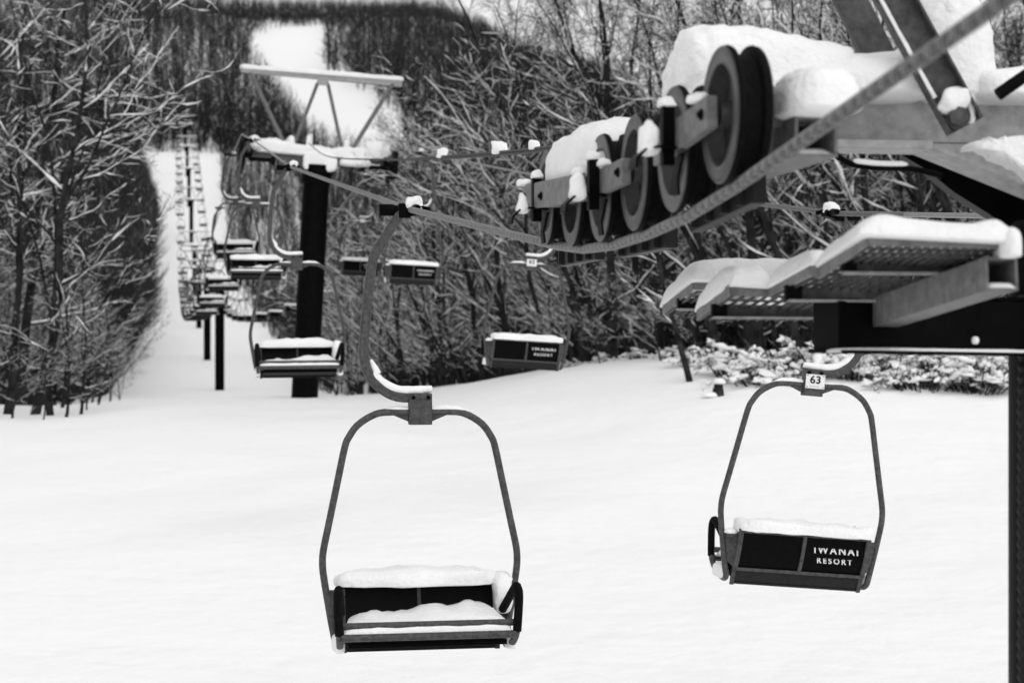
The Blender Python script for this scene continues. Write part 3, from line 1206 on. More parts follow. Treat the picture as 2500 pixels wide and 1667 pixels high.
# struts of the upper frame
def channel(b, p, q, w, fl, tk, face):
    """channel section from p to q, web width w, flanges fl deep towards 'face'"""
    d = (q - p).normalized()
    face = V(face).normalized()
    s_ = d.cross(face).normalized()
    b.beam(p, q, w, tk, face)
    for sg in (-1, 1):
        o_ = s_ * sg * (w / 2 - tk / 2) + face * (fl / 2 + tk / 2)
        b.beam(p + o_, q + o_, tk, fl, face)


ys_ = 6.72
p, q = at(2352, 312, ys_), at(2030, -275, ys_ + .05)
b = MB()
channel(b, p, q, .128, .05, .009, (0, -1, .0))
obj('strut', b, M['galv_mid'], NT, True, smooth=False, bevel=.002)
b = MB()
p2, q2 = at(2160, 160, 7.45), at(1990, -175, 7.5)
channel(b, p2, q2, .115, .05, .009, (0, 1, 0))
obj('strut', b, M['galv_mid'], NT, True, smooth=False, bevel=.002)
b = MB()
b.lathe([(0, .034), (.02, .034), (.022, .030)], at(2337, 284, 6.67), (0, -1, 0), 6)
b.lathe([(0, .044), (.006, .044)], at(2337, 284, 6.685), (0, -1, 0), 20)
obj('bolt', b, M['galv_mid'], NT, True)
b = MB()
b.tube([at(2436, 232, 6.55), at(2475, 205, 6.55), at(2570, 140, 6.6)], .021, 12)
obj('brace_rod', b, M['black'], NT, True)
b = MB()
b.tube(fine([at(2034, 366, 6.88), at(2048, 384, 6.88), at(2083, 402, 6.88), at(2140, 410, 6.88), at(2225, 413, 6.9), at(2300, 430, 6.9)], 5), .011, 10)
ho = obj('hose', b, M['black'], NT, True)

# snow on wheels, beams and arm
def lo(s, px0, px1, py0, py1, Y, dep, p=3.2, amp=.14, freq=5, seed=0, n=12, flatten=.25, prof=None, tilt=0.0):
    """lump of snow about as large as that pixel box would be at depth Y, dep deep"""
    c = at((px0 + px1) / 2, py1, Y)
    w = (px1 - px0) / 2 / F * Y
    h = (py1 - py0) / F * Y
    s.loaf(c, V((w, .17 * w, tilt * w)), U * dep / 2, V((0, 0, h)), p=p, amp=amp, freq=freq, n=n, seed=seed, flatten=flatten, prof=prof)


s = MB()
lo(s, 1634, 2090, 76, 232, 6.95, .50, p=3.4, amp=.17, freq=4, seed=1, n=26, flatten=.45, prof=lambda x: 1 - .30 * max(0, x + .1))
lo(s, 1980, 2270, 135, 226, 6.95, .40, p=3.2, amp=.15, freq=5, seed=2, n=12)
snowobj(s, NT, True)
s = MB()
lo(s, 1900, 2068, 163, 272, 5.76, .42, p=2.8, amp=.14, freq=5, seed=3, n=20, flatten=.2)
lo(s, 1360, 1560, 297, 415, 7.95, 1.05, p=3.2, amp=.12, freq=5, seed=4, n=20, flatten=.45, prof=lambda x: .9 + .14 * x)
lo(s, 1700, 1790, 195, 236, 6.5, .35, p=3, amp=.2, freq=6, seed=5)
s.add(catch_snow.v, catch_snow.f)
for c, w in ((WC[0] + RR * -.098 + U * .10 + V((0, 0, .062)), .03), (WC[3] + RR * -.13 + U * .02 + V((0, 0, .066)), .03), (WC[2] + RR * -.1 + U * .25 + V((0, 0, .06)), .03), (WC[5] + RR * -.14 + V((0, 0, .066)), .03)):
    s.loaf(c - V((0, 0, .012)), RR * .026, U * (w * 1.7), V((0, 0, w * .8)), p=2.3, amp=.6, freq=17, n=7, seed=c.x * 9)
s.slab(N(.143, -.13, -.119), N(.247, -.13, -.119), N(.247, .5, -.122), N(.143, .5, -.122), .022, 8, 6, p=8)
snowobj(s, NT, True)
s = MB()
lo(s, 2215, 2400, -60, 236, 7.12, .45, p=2.4, amp=.16, freq=5, seed=6, n=14, flatten=.1)
lo(s, 2200, 2300, 60, 236, 7.15, .35, p=2.5, amp=.16, freq=5, seed=16, n=10, flatten=.1)
lo(s, 2290, 2345, 2, 60, 7.0, .14, p=2.4, amp=.3, freq=9, seed=26, n=9, flatten=.8)
lo(s, 2340, 2600, 168, 238, 7.05, .40, p=2.8, amp=.16, freq=6, seed=7, n=12)
lo(s, 2286, 2362, 214, 262, 6.69, .09, p=2.4, amp=.5, freq=14, seed=8, n=9, flatten=.4)
lo(s, 2352, 2380, 225, 290, 6.72, .06, p=2.2, amp=.5, freq=14, seed=9, n=7, flatten=.2)
# snow clinging to the haunch
hp = [at(x, y, 6.84) for x, y in ((2341, 362), (2362, 349), (2400, 343), (2450, 340), (2560, 322), (2560, 470), (2500, 440), (2478, 425), (2455, 407), (2425, 398), (2400, 385), (2370, 374), (2348, 373))]
hq = []
for a_, b_ in zip(hp, hp[1:] + hp[:1]):
    for q_ in range(6):
        c_ = a_.lerp(b_, q_ / 6)
        hq.append(c_ + V((noise.noise(c_ * 40), 0, noise.noise(c_ * 40 + V((9, 0, 0))))) * .012)
hp = hq
cc = sum(hp, V()) / len(hp)
vs = [p_ for p_ in hp] + [cc + (p_ - cc) * .86 + V((0, -.075, .008)) for p_ in hp] + [cc + (p_ - cc) * .45 + V((0, -.10, .01)) for p_ in hp] + [cc + V((0, -.105, .01))]
k = len(hp)
fs = []
for i in range(k):
    j = (i + 1) % k
    fs += [(i, j, k + j, k + i), (k + i, k + j, 2 * k + j, 2 * k + i), (2 * k + i, 2 * k + j, 3 * k)]
s.add(vs, fs)
# snow strip inside the strut
d = (q - p).normalized()
sd = d.cross(V((0, -1, 0))).normalized()
fl_ = sd if sd.x < 0 else -sd
base = fl_ * .050 + V((0, -.022, 0))
s.flat([p.lerp(q, i / 14) + base + fl_ * (.004 * noise.noise(V((i * .9, 0, 0)))) for i in range(2, 15)], .034, .022, (0, 1, 0))
s.tube([v + V((0, 0, .012)) for v in fine([at(2083, 402, 6.88), at(2140, 409, 6.88), at(2215, 411, 6.9)], 5)], [.006] + [.012] * 9 + [.006], 8)
snowobj(s, NT, True)

# ---- catwalk
cw = MB()
fa, fb = at(2122, 563, 5.6), at(2437, 571, 5.6)
sa = at(2000, 648, 6.2)
cw.plate(fa, fb, .043, .01)
cw.plate(fa + V((-.004, .006, 0)), sa, .043, .01)
cw.plate(sa, at(1978, 642, 6.2), .04, .01)
bB = at(1877, 697, 6.78)
cw.plate(at(1980, 640, 6.2) + V((0, .006, 0)), bB, .04, .01)
cw.plate(bB, at(1786, 692, 6.78), .04, .01)
bC = at(1703, 757, 7.45)
cw.plate(at(1786, 692, 6.78) + V((-.003, .006, 0)), bC, .04, .01)
cw.plate(at(1695, 679, 7.65), at(1990, 685, 7.65), .045, .01)
cw.plate(at(1695, 679, 7.65) + V((-.003, .006, 0)), at(1620, 745, 8.3), .042, .01)
CW = obj('catwalk', cw, M['beam'], NT, True, smooth=False, bevel=.002)
gr = MB()


def grate(c00, c10, c11, c01, nu, nv):
    for i in range(nu + 1):
        u = i / nu
        gr.beam(c00.lerp(c10, u), c01.lerp(c11, u), .005, .010)
    for j in range(nv + 1):
        v = j / nv
        gr.beam(c00.lerp(c01, v) + V((0, 0, .003)), c10.lerp(c11, v) + V((0, 0, .003)), .005, .008)


grate(at(2130, 598, 5.62), at(2432, 606, 5.62), at(2300, 672, 6.2), at(2006, 672, 6.2), 13, 7)
grate(at(1996, 674, 6.22), at(2300, 676, 6.22), at(2170, 730, 6.75), at(1884, 726, 6.75), 12, 5)
grate(at(1790, 722, 6.8), at(2110, 734, 6.8), at(1985, 782, 7.4), at(1708, 780, 7.4), 12, 5)
grate(at(1700, 714, 7.67), at(1800, 716, 7.67), at(1720, 768, 8.25), at(1626, 768, 8.25), 5, 5)
obj('grating', gr, M['galv_mid'], CW, True, smooth=False)
cb = MB()
fl = MB()
for (x0, x1, y0, y1, Y) in ((2060, 2345, 630, 668, 5.95), (1922, 2220, 702, 735, 6.5), (1740, 2040, 744, 776, 7.05), (1652, 1760, 728, 756, 7.95)):
    p_, q_ = at(x0, y0, Y), at(x1, y0 + 2, Y + .05)
    cb.plate(p_, q_, (y1 - y0) / F * Y, .012)
    d_ = V((0, 0, (y1 - y0) / F * Y + .003))
    fl.hexa([p_ - d_ + V((0, -.035, 0)), q_ - d_ + V((0, -.035, 0)), q_ - d_ + V((0, .03, 0)), p_ - d_ + V((0, .03, 0)),
             p_ - d_ + V((0, -.035, .008)), q_ - d_ + V((0, -.035, .008)), q_ - d_ + V((0, .03, .008)), p_ - d_ + V((0, .03, .008))])
objs('cross_flange', fl, M['galv_light'], CW, True, smooth=False)
objs('cross_bar', cb, M['galv_mid'], CW, True, smooth=False)
cb = MB()
for (x0, x1, y0, y1, Y) in ((2056, 2092, 622, 662, 5.93), (2338, 2396, 634, 694, 5.93), (1918, 1958, 696, 734, 6.48), (2190, 2234, 700, 760, 6.48), (1738, 1775, 742, 774, 7.03), (1655, 1700, 728, 752, 7.93)):
    c_ = at((x0 + x1) / 2, (y0 + y1) / 2, Y)
    cb.box(c_ + V((0, .02, 0)), ((x1 - x0) / F * Y, .05, (y1 - y0) / F * Y))
    cb.lathe([(0, .012), (.008, .012)], c_ + V((0, -.006, 0)), (0, -1, 0), 8)
objs('bracket', cb, M['rubber'], CW, True, smooth=False)
bb_ = MB()
p_, q_ = at(2446, 668, 5.6), at(2128, 774, 6.68)
hollow(bb_, p_, q_, .047, .047, .007)
obj('support_beam', bb_, M['beam'], CW, True, smooth=False)
ib = MB()
p0, p1 = at(2016, 795, 6.55), at(2640, 795, 6.95)
ib.beam(p0, p1, .16, .16)
ib.beam(at(2016, 735, 6.60), at(2640, 730, 7.0), .22, .014)
ib.beam(at(2020, 858, 6.50), at(2640, 868, 6.9), .24, .012)
obj('black_beam', ib, M['black'], CW, True, smooth=False, bevel=.003)
s = MB()
s.slab(at(2098, 566, 5.55), at(2484, 586, 5.52), at(2350, 640, 6.22), at(1988, 650, 6.22), .058, 30, 14, p=7, amp=.16, freq=5, seed=3, hv=lambda u, v: 1.0 + .25 * math.exp(-((u - .17) / .12) ** 2) + .32 * math.exp(-((u - .93) / .12) ** 2))
s.loaf(at(2460, 622, 5.6), V((.026, 0, 0)), V((0, .10, 0)), V((0, 0, .075)), p=3.5, amp=.12, freq=10, n=8, seed=4, flatten=.15)
s.slab(at(1782, 690, 6.74), at(1884, 697, 6.74), at(1806, 758, 7.5), at(1696, 757, 7.5), .085, 18, 16, p=6, amp=.18, freq=6, seed=6)
s.slab(at(1872, 698, 6.74), at(1982, 640, 6.17), at(2075, 652, 6.3), at(1990, 702, 6.8), .06, 14, 12, p=5, amp=.2, freq=6, seed=5)
s.slab(at(1686, 679, 7.6), at(1990, 685, 7.6), at(1915, 750, 8.36), at(1610, 746, 8.36), .10, 26, 16, p=6, amp=.16, freq=5, seed=7)
s.slab(at(2018, 857, 6.40), at(2640, 866, 6.80), at(2640, 862, 6.9), at(2018, 856, 6.5), .012, 24, 4, p=10, amp=.2, freq=8)
s.slab(at(2411, 700, 5.6), at(2478, 700, 5.6), at(2415, 716, 5.85), at(2352, 716, 5.85), .016, 8, 6, p=6)
s.loaf(at(2381, 832, 6.50), V((.011, 0, 0)), V((0, .02, 0)), V((0, 0, .014)), p=2.4, amp=.2, n=5, flatten=.8)
snowobj(s, CW, True)


# ------------------------------------------------------------------ trees
class Spike:
    """collects triangles quickly"""
    def __init__(s):
        s.v, s.t = [], []

    def tube(s, pts, rad, n):
        o = len(s.v)
        pts_, fr = frames(pts)
        tip = rad[-1] < .0022
        m = len(pts_)
        for i, (p_, (t_, x_, y_)) in enumerate(zip(pts_, fr)):
            if tip and i == m - 1:
                s.v.append(tuple(p_))
                break
            for k in range(n):
                a = 2 * math.pi * k / n
                s.v.append(tuple(p_ + x_ * (rad[i] * math.cos(a)) + y_ * (rad[i] * math.sin(a))))
        for i in range(m - 1):
            for k in range(n):
                k2 = (k + 1) % n
                a, b_ = o + i * n + k, o + i * n + k2
                if tip and i == m - 2:
                    s.t.append((a, b_, o + (m - 1) * n))
                else:
                    c, d_ = o + (i + 1) * n + k2, o + (i + 1) * n + k
                    s.t += [(a, b_, c), (a, c, d_)]

    def arrays(s):
        return np.array(s.v, float).reshape(-1, 3), np.array(s.t, int).reshape(-1, 3)


def rdir(rnd):
    return V((rnd.gauss(0, 1), rnd.gauss(0, 1), rnd.gauss(0, 1))).normalized()


def grow(seed, H, lean, bias, n1=13, n2=7, n3=7, n4=2, r0=None, low=.18, sides=(8, 5, 4, 3), spread=.55, snowy=1.0, len1=.42, segs=(10, 10, 5, 2), thick=1.0, ps=(.85, .6, .16), wob=(.15, .19, .25), div=(.6, .65), forks=0):
    rnd = random.Random(seed)
    T, B, S = Spike(), Spike(), Spike()
    r0 = r0 or H * .0125
    bias = V(bias)

    def limb(p, d, length, r, n, wob, upw, bw, flat=1.0):
        pts = [V(p)]
        d = V(d)
        for i in range(n):
            k = rdir(rnd) * wob
            d = (d + k + V((0, 0, upw)) + bias * bw).normalized()
            pts.append(pts[-1] + d * (length / n) * rnd.uniform(.75, 1.25))
        rad = [max(.002, r * (1 - .84 * (i / n) ** .8)) for i in range(n + 1)]
        return pts, rad

    def snow(pts, rad, k):
        run, rr_ = [], []

        def flush():
            if len(run) > 1:
                rr_[0] *= .5
                rr_[-1] *= .4
                S.tube(run, rr_, 4)
        for i in range(len(pts)):
            dd = (pts[min(i + 1, len(pts) - 1)] - pts[max(i - 1, 0)]).normalized()
            if abs(dd.z) < .84 and rnd.random() < .9:
                w = (rad[i] * .55 + .003 + .012 * rnd.random() ** 2) * k * rnd.uniform(.7, 1.3)
                run.append(pts[i] + V((0, 0, rad[i] * .6 + w * .45)))
                rr_.append(w)
            else:
                flush()
                run, rr_ = [], []
        flush()

    tp, tr = limb((0, 0, -.3), V((lean[0], lean[1], 1)).normalized(), H + .3, r0, segs[0], .13 if not forks else .2, .08, .0)
    T.tube(tp, tr, sides[0])

    def at_(pts, rad, t_):
        f_ = t_ * (len(pts) - 1)
        i = min(int(f_), len(pts) - 2)
        return pts[i].lerp(pts[i + 1], f_ - i), rad[i] + (rad[i + 1] - rad[i]) * (f_ - i), (pts[i + 1] - pts[i]).normalized()

    stems = [(tp, tr, low)]
    for f_ in range(forks):
        t_ = rnd.uniform(.16, .5)
        p_, r_, d_ = at_(tp, tr, t_)
        side = (V((rnd.gauss(0, 1), rnd.gauss(0, 1), 0)) + bias * 1.2).normalized()
        fp, fr_ = limb(p_, (d_ * .75 + side * rnd.uniform(.35, .7)).normalized(), H * (1.02 - t_) * rnd.uniform(.75, 1.0), r_ * rnd.uniform(.6, .8), 9, .17, .08, .0)
        T.tube(fp, fr_, sides[0])
        if rnd.random() < .8:
            snow(fp, fr_, .8)
        stems.append((fp, fr_, .12))
    for a in range(n1):
        stp, str_, slow = stems[a % len(stems)]
        t_ = slow + (1 - slow) * ((a + rnd.random()) / n1) * .97
        p_, r_, d_ = at_(stp, str_, t_)
        side = V((rnd.gauss(0, 1), rnd.gauss(0, 1), 0)) + bias * 1.5
        side = side.normalized()
        dd = (d_ * (.25 + .6 * t_ + .25 * rnd.random()) + side * spread * 1.5).normalized()
        ln = H * len1 * (1.05 - .6 * t_) * rnd.uniform(.5, 1.3)
        pts, rad = limb(p_, dd, ln, r_ * rnd.uniform(.24, .46) * thick, segs[1], wob[0], .05, .03)
        B.tube(pts, rad, sides[1])
        if rnd.random() < ps[0]:
            snow(pts, rad, snowy)
        for b_ in range(n2):
            t2 = .15 + .85 * (b_ + rnd.random()) / n2 * .98
            p2, r2, d2 = at_(pts, rad, t2)
            dd2 = (d2 * .85 + rdir(rnd) * div[0] + V((0, 0, .10))).normalized()
            l2 = ln * rnd.uniform(.22, .52) * (1.15 - .5 * t2)
            pt2, rd2 = limb(p2, dd2, l2, max(.0055 * thick, r2 * .6), segs[2], wob[1], .05, .03)
            B.tube(pt2, rd2, sides[2])
            if rnd.random() < ps[1]:
                snow(pt2, rd2, snowy * .8)
            for c_ in range(n3):
                t3 = .12 + .88 * (c_ + rnd.random()) / n3 * .98
                p3, r3, d3 = at_(pt2, rd2, t3)
                dd3 = (d3 * .85 + rdir(rnd) * div[1] + V((0, 0, .06))).normalized()
                l3 = l2 * rnd.uniform(.25, .6)
                pt3, rd3 = limb(p3, dd3, l3, max(.0045 * thick, r3 * .6), segs[3], wob[2], .04, .02)
                rd3[-1] = .002
                B.tube(pt3, rd3, sides[3])
                if rnd.random() < ps[2]:
                    snow(pt3, [.005 * thick] * (len(pt3) - 1) + [.002], .7)
                for e_ in range(n4):
                    q0 = pt3[0].lerp(pt3[-1], rnd.uniform(.2, .95))
                    dd4 = (dd3 + rdir(rnd) * .8).normalized()
                    B.tube([q0, q0 + dd4 * l3 * rnd.uniform(.3, .7)], [.0042 * thick, .002], 3)
    return T, B, S


def tri_mesh(name, sp, mat):
    co, tr = sp.arrays()
    me = bpy.data.meshes.new(name)
    me.vertices.add(len(co))
    me.vertices.foreach_set('co', co.astype(np.float32).ravel())
    me.loops.add(len(tr) * 3)
    me.loops.foreach_set('vertex_index', tr.astype(np.int32).ravel())
    me.polygons.add(len(tr))
    me.polygons.foreach_set('loop_start', np.arange(0, len(tr) * 3, 3, dtype=np.int32))
    me.polygons.foreach_set('use_smooth', np.ones(len(tr), bool))
    me.materials.append(mat)
    me.update(calc_edges=True)
    return me


def merged_mesh(name, parts):
    cos, trs, mi, off = [], [], [], 0
    for k, sp in enumerate(parts):
        co, tr = sp.arrays()
        cos.append(co)
        trs.append(tr + off)
        mi.append(np.full(len(tr), k))
        off += len(co)
    return np.concatenate(cos), np.concatenate(trs), np.concatenate(mi)


PROTO = []
# (seed, height, lean, bias, limb length, snow): bias +x reaches right, -x reaches left; the last six stand deep in the woods
spec = [(1, 10, (.03, 0), (.3, -.1, -.1), .25, 1.4, (.95, .75, .25)), (2, 10, (.06, 0), (.45, -.2, -.15), .30, 1.5, (.95, .75, .25)), (3, 10, (-.04, .05), (.0, 0, -.05), .22, 1.35, (.95, .7, .25)), (4, 10, (.06, 0), (.45, 0, -.12), .27, 1.45, (.95, .75, .25)),
        (5, 10, (-.12, 0), (-.6, -.2, .1), .36, 1.6, (.97, .85, .3)), (6, 10, (-.2, 0), (-.7, -.2, .15), .40, 1.65, (.97, .85, .3)), (7, 10, (-.05, 0), (-.4, 0, 0), .33, 1.45, (.95, .8, .28)), (8, 10, (-.26, 0), (-.6, 0, .3), .40, 1.65, (.97, .85, .3)),
        (9, 10, (.02, 0), (0, 0, .25), .26, 1.3, (.75, .5, .14)), (10, 10, (-.03, 0), (-.1, 0, .15), .28, 1.3, (.75, .5, .14)), (11, 10, (.05, .03), (.2, 0, .1), .25, 1.2, (.7, .45, .12)), (12, 10, (-.08, .02), (-.5, 0, .2), .30, 1.5, (.85, .6, .2)),
        (13, 10, (.0, -.04), (0, 0, .35), .24, 1.0, (.5, .3, .08)), (14, 10, (.02, .0), (0, 0, .3), .25, 1.0, (.5, .3, .08))]
for (sd_, H, ln, bs, l1_, sw_, ps_) in spec:
    T, B, S = grow(sd_, H, ln, bs, n1=24 + sd_ % 5, n2=8, n3=8, n4=3, forks=2 + sd_ % 2, r0=.085 + .012 * (sd_ % 5), snowy=sw_, len1=l1_, ps=ps_, wob=(.23, .3, .36), div=(.85, .9))
    top_ = max(v[2] for v in B.v)
    for q_ in (T, B, S):
        q_.v = [(v[0] * 10 / top_, v[1] * 10 / top_, v[2] * 10 / top_) for v in q_.v]
    co, tr, mi = merged_mesh('tree', (T, B, S))
    me = bpy.data.meshes.new('bare_tree')
    me.vertices.add(len(co))
    me.vertices.foreach_set('co', co.astype(np.float32).ravel())
    me.loops.add(len(tr) * 3)
    me.loops.foreach_set('vertex_index', tr.astype(np.int32).ravel())
    me.polygons.add(len(tr))
    me.polygons.foreach_set('loop_start', np.arange(0, len(tr) * 3, 3, dtype=np.int32))
    me.polygons.foreach_set('use_smooth', np.ones(len(tr), bool))
    me.polygons.foreach_set('material_index', mi.astype(np.int32))
    for m_ in (M['bark'], M['twig'], M['snow']):
        me.materials.append(m_)
    me.update(calc_edges=True)
    PROTO.append(dict(trunk=tri_mesh('trunk', T, M['bark']), crown=tri_mesh('crown', B, M['twig']), snow=tri_mesh('branch_snow', S, M['snow']), one=me))


def tree_parts(k, x, y, h, rz, label, group, tilt=(0, 0), wide=1.0):
    t = thing('bare_tree', label, 'tree', (x, y, g1(x, y) - .02), (R(tilt[1]), R(tilt[0]), rz), group)
    t.scale = (h / 10 * wide, h / 10 * wide, h / 10)
    for nm, key in (('trunk', 'trunk'), ('crown', 'crown'), ('branch_snow', 'snow')):
        link(nm, PROTO[k][key], t)
    return t


def tree_one(k, x, y, h, rz, label, group, wide=1.0):
    o = link('bare_tree', PROTO[k]['one'])
    o.location = (x, y, g1(x, y) - .02)
    o.rotation_euler = (0, 0, rz)
    o.scale = (h / 10 * wide, h / 10 * wide, h / 10)
    tag(o, label, 'tree', group)
    return o


LE = [(38, 190), (45, 205), (60, 250), (80, 290), (100, 318), (150, 355), (200, 378), (300, 404), (345, 409), (430, 412)]
RE = [(44, 1400), (50, 1330), (58, 842), (80, 800), (110, 735), (150, 690), (200, 630), (300, 530), (345, 522), (430, 512)]


def edgeL(Y):
    return (np.interp(Y, [q[0] for q in LE], [q[1] for q in LE]) - 1250) / F * Y


def edgeR(Y):
    return (np.interp(Y, [q[0] for q in RE], [q[1] for q in RE]) - 1250) / F * Y


GL, GRR = 'bare trees left of the piste', 'bare trees right of the piste'
left_front = [
    (12, 962, 44, 0, 11, 0.2, 'dark slim trunk rising from the snow at the far left edge of the picture'),
    (78, 972, 43, 1, 10.5, 0.0, 'thick dark leaning trunk at left with long snowy limbs, nearest tree by the piste'),
    (125, 990, 42, 2, 8, .5, 'thin snow-dusted tree close beside the thick leaning trunk at left'),
    (196, 998, 41.5, 3, 7.5, -.2, 'short-based pale grey trunk standing furthest out on the snow at left'),
    (150, 985, 46, 0, 10, .3, 'slender dark trunk between the leaning trunk and the pale outermost one'),
    (222, 938, 58, 2, 8.5, -.1, 'straight grey trunk standing alone on the snow at the left piste edge'),
    (45, 955, 49, 3, 12, .4, 'tall bare tree with wide snowy boughs behind the leftmost dark trunk'),
    (205, 905, 74, 2, 7.5, .1, 'bare tree at the left piste edge, next uphill from the lone grey trunk'),
    (235, 890, 86, 2, 7, -.2, 'bare dusty tree at the left piste edge, second uphill from the lone grey trunk'),
]
right_front = [
    (868, 61, 6, 5.6, .2, 'low snowy tree just right of the tower pole at the wood edge'),
    (930, 58, 5, 6.2, -.2, 'snow-laden tree behind the long bent hanger, its limbs reaching left'),
    (1000, 56, 7, 6.6, .1, 'snowy tree with steep limbs leaning left, right of the near chair hanger'),
    (1085, 54, 8, 7.4, .0, 'strongly left-leaning snowy tree between the hanger and the plate-numbered chair'),
    (1108, 51, 5, 7.0, .3, 'dark-trunked tree left of the number-plate chair, leaning over the white mound'),
    (1180, 52, 6, 8.5, -.2, 'broad snowy tree straight behind the left hoop of the number-plate chair'),
    (1262, 51, 7, 9.0, .2, 'tall snowy tree behind the middle of the number-plate chair'),
    (1340, 49, 5, 9.5, .0, 'tall tree with snowy fork just right of the number-plate chair'),
    (1432, 48.5, 9, 11, .5, 'straight dark trunk below the left end of the wheel row'),
    (1500, 48, 8, 11, .1, 'straight trunk with snow in its crotch below the middle of the wheel row'),
    (1585, 49, 6, 11.5, -.3, 'dark upright trunk under the right part of the wheel row'),
    (1668, 47, 9, 12, .2, 'upright tree behind the tip of the snowy catwalk'),
    (1760, 46.5, 7, 12, .0, 'tall bare tree behind the left half of the catwalk'),
    (1850, 47, 8, 12, -.1, 'tall bare tree behind the middle of the catwalk'),
    (1955, 46, 9, 12.5, .4, 'tall bare tree behind the right grip end of the rope'),
    (2070, 47, 5, 12, .0, 'tall bare tree behind the hose under the arm'),
    (2190, 45.5, 7, 12.5, .2, 'tall bare tree whose crown shows behind the steel struts'),
    (2300, 46, 6, 12, -.2, 'tall bare tree behind the black beam end near the pole'),
    (2420, 45, 9, 12.5, .1, 'tall bare tree at the right edge beside the black pole'),
]
for (px, Y, k, h, rz, lab) in right_front:
    x = (px - 1250) / F * Y
    tree_parts(k, x, Y, h, rz, lab, GRR)
rnd = random.Random(77)
SKL = [(-400, -400), (0, -200), (120, -120), (200, 10), (260, 110), (310, 230), (360, 330), (400, 460), (440, 580)]
SKR = [(760, 560), (830, 520), (900, 440), (1000, 345), (1060, 290), (1130, 240), (1200, 130), (1270, 20), (1330, -150), (2500, -250)]


def limit(x, Y, h, sk):
    """tallest tree that keeps the wood's outline as it is"""
    px = 1250 + x / Y * F
    yy = np.interp(px, [q[0] for q in sk], [q[1] for q in sk])
    return np.minimum(h, (833.5 - yy) / F * Y - ground(x, Y))


def limit_left(x, Y, h):
    """the same for the left wood, whose boughs also keep clear of the lift corridor"""
    h = np.minimum(h, np.maximum((edgeL(Y) + 1.0 - x) / .30, 1.5))
    return limit(x + .25 * h, Y, h, SKL)


for (px, py, Y, k, h, rz, lab) in left_front:
    x = (px - 1250) / F * Y
    tree_parts(k, x, Y, h if px < 140 else float(limit_left(x, Y, h)), rz, lab, GL)

placed = []


def free(x, y, dmin):
    for (a, b_) in placed:
        if (a - x) ** 2 + (b_ - y) ** 2 < dmin * dmin:
            return False
    placed.append((x, y))
    return True


cntL = cntR = 0
tries = 0
while cntL < 105 and tries < 8000:
    tries += 1
    Y = 44 + 71 * rnd.random()
    e = edgeL(Y) - 2.6
    x = e - (rnd.random() ** 1.4) * (e + .34 * Y + 4)
    if x > e or not free(x, Y, 1.7):
        continue
    d_ = e - x
    h = min(12.5, 6.0 + .7 * d_) * rnd.uniform(.85, 1.1)
    k = rnd.choice((0, 2, 3, 10)) if d_ < 4 else rnd.choice((8, 9, 10, 12, 13))
    h = float(limit_left(x, Y, h))
    if h < 2.5:
        continue
    tree_one(k, x, Y, h, rnd.uniform(-.6, .6) if d_ < 6 else rnd.uniform(0, 6.28), 'bare snow-dusted tree deeper in the wood left of the piste', 'trees deeper in the left wood')
    cntL += 1
tries = 0
while cntR < 162 and tries < 12000:
    tries += 1
    Y = 50 + 65 * rnd.random() ** 1.25
    e = edgeR(Y) + .8
    x = e + (rnd.random() ** 1.1) * (.36 * Y - e + 4)
    if not free(x, Y, 1.6):
        continue
    d_ = x - e
    h = min(13, 5.2 + .55 * d_) * rnd.uniform(.85, 1.12)
    k = rnd.choice((4, 5, 6, 7, 11)) if d_ < 9 else rnd.choice((6, 8, 9, 11, 12, 13))
    h = float(limit(x, Y, h, SKR))
    if h < 2.2:
        continue
    tree_one(k, x, Y, h, rnd.uniform(-.5, .5) if d_ < 9 else rnd.uniform(0, 6.28), 'bare snow-dusted tree deeper in the wood right of the piste', 'trees deeper in the right wood')
    cntR += 1

# the small leaning tree standing out on the snow
T, B, S = grow(91, 4.2, (-.35, 0), (-.8, 0, .25), n1=9, n2=5, n3=5, n4=1, r0=.075, low=.25, snowy=1.5)
x, Y = (1692 - 1250) / F * 40, 40.0
t = thing('bare_tree', 'small dark sapling leaning left on the open snow, left of the snowy bushes', 'tree', (x, Y, g1(x, Y)), (0, 0, 0), GRR)
link('trunk', tri_mesh('trunk', T, M['bark']), t)
link('crown', tri_mesh('crown', B, M['twig']), t)
link('branch_snow', tri_mesh('branch_snow', S, M['snow']), t)
for i, (px, Y, h, k) in enumerate(((30, 41.5, 2.2, 2), (105, 40.6, 1.6, 0), (160, 41, 2.4, 3), (212, 43, 1.5, 2), (238, 47, 2.0, 1), (266, 55, 2.2, 3), (285, 66, 2.6, 0), (880, 59, 2.4, 6), (960, 56, 2.0, 5), (1045, 53, 1.8, 4), (1140, 50, 2.2, 6), (1225, 49, 1.8, 7),
                                  (1375, 47.5, 2.0, 5), (1465, 46.5, 1.6, 6), (1540, 46.5, 2.3, 4), (1615, 45, 1.9, 7), (1705, 44.5, 2.2, 5))):
    x = (px - 1250) / F * Y
    tree_one(k, x, Y, h, .4 * math.sin(i * 2.3), 'knee-high to man-high bare sapling at the left edge of the piste' if px < 600 else 'low bare sapling at the foot of the wood right of the tower', 'saplings at the left wood edge' if px < 600 else 'saplings at the right wood edge', 1.3)
# stump
x, Y = (1752 - 1250) / F * 37.5, 37.5
t = thing('tree_stump', 'small dark stump capped with snow below the catwalk tip', 'stump', (x, Y, g1(x, Y)))
b = MB()
b.lathe([(-.2, .13), (.05, .12), (.2, .085), (.27, .06)], (0, 0, 0), (.1, 0, 1), 12)
obj('trunk', b, M['bark'], t)
b = MB()
b.loaf((.03, 0, .25), (.11, 0, 0), (0, .11, 0), (0, 0, .09), p=2.6, amp=.3, freq=8, n=7)
b.loaf((-.16, -.05, .0), (.16, 0, 0), (0, .14, 0), (0, 0, .08), p=2.4, amp=.3, freq=8, n=7)
snowobj(b, t)


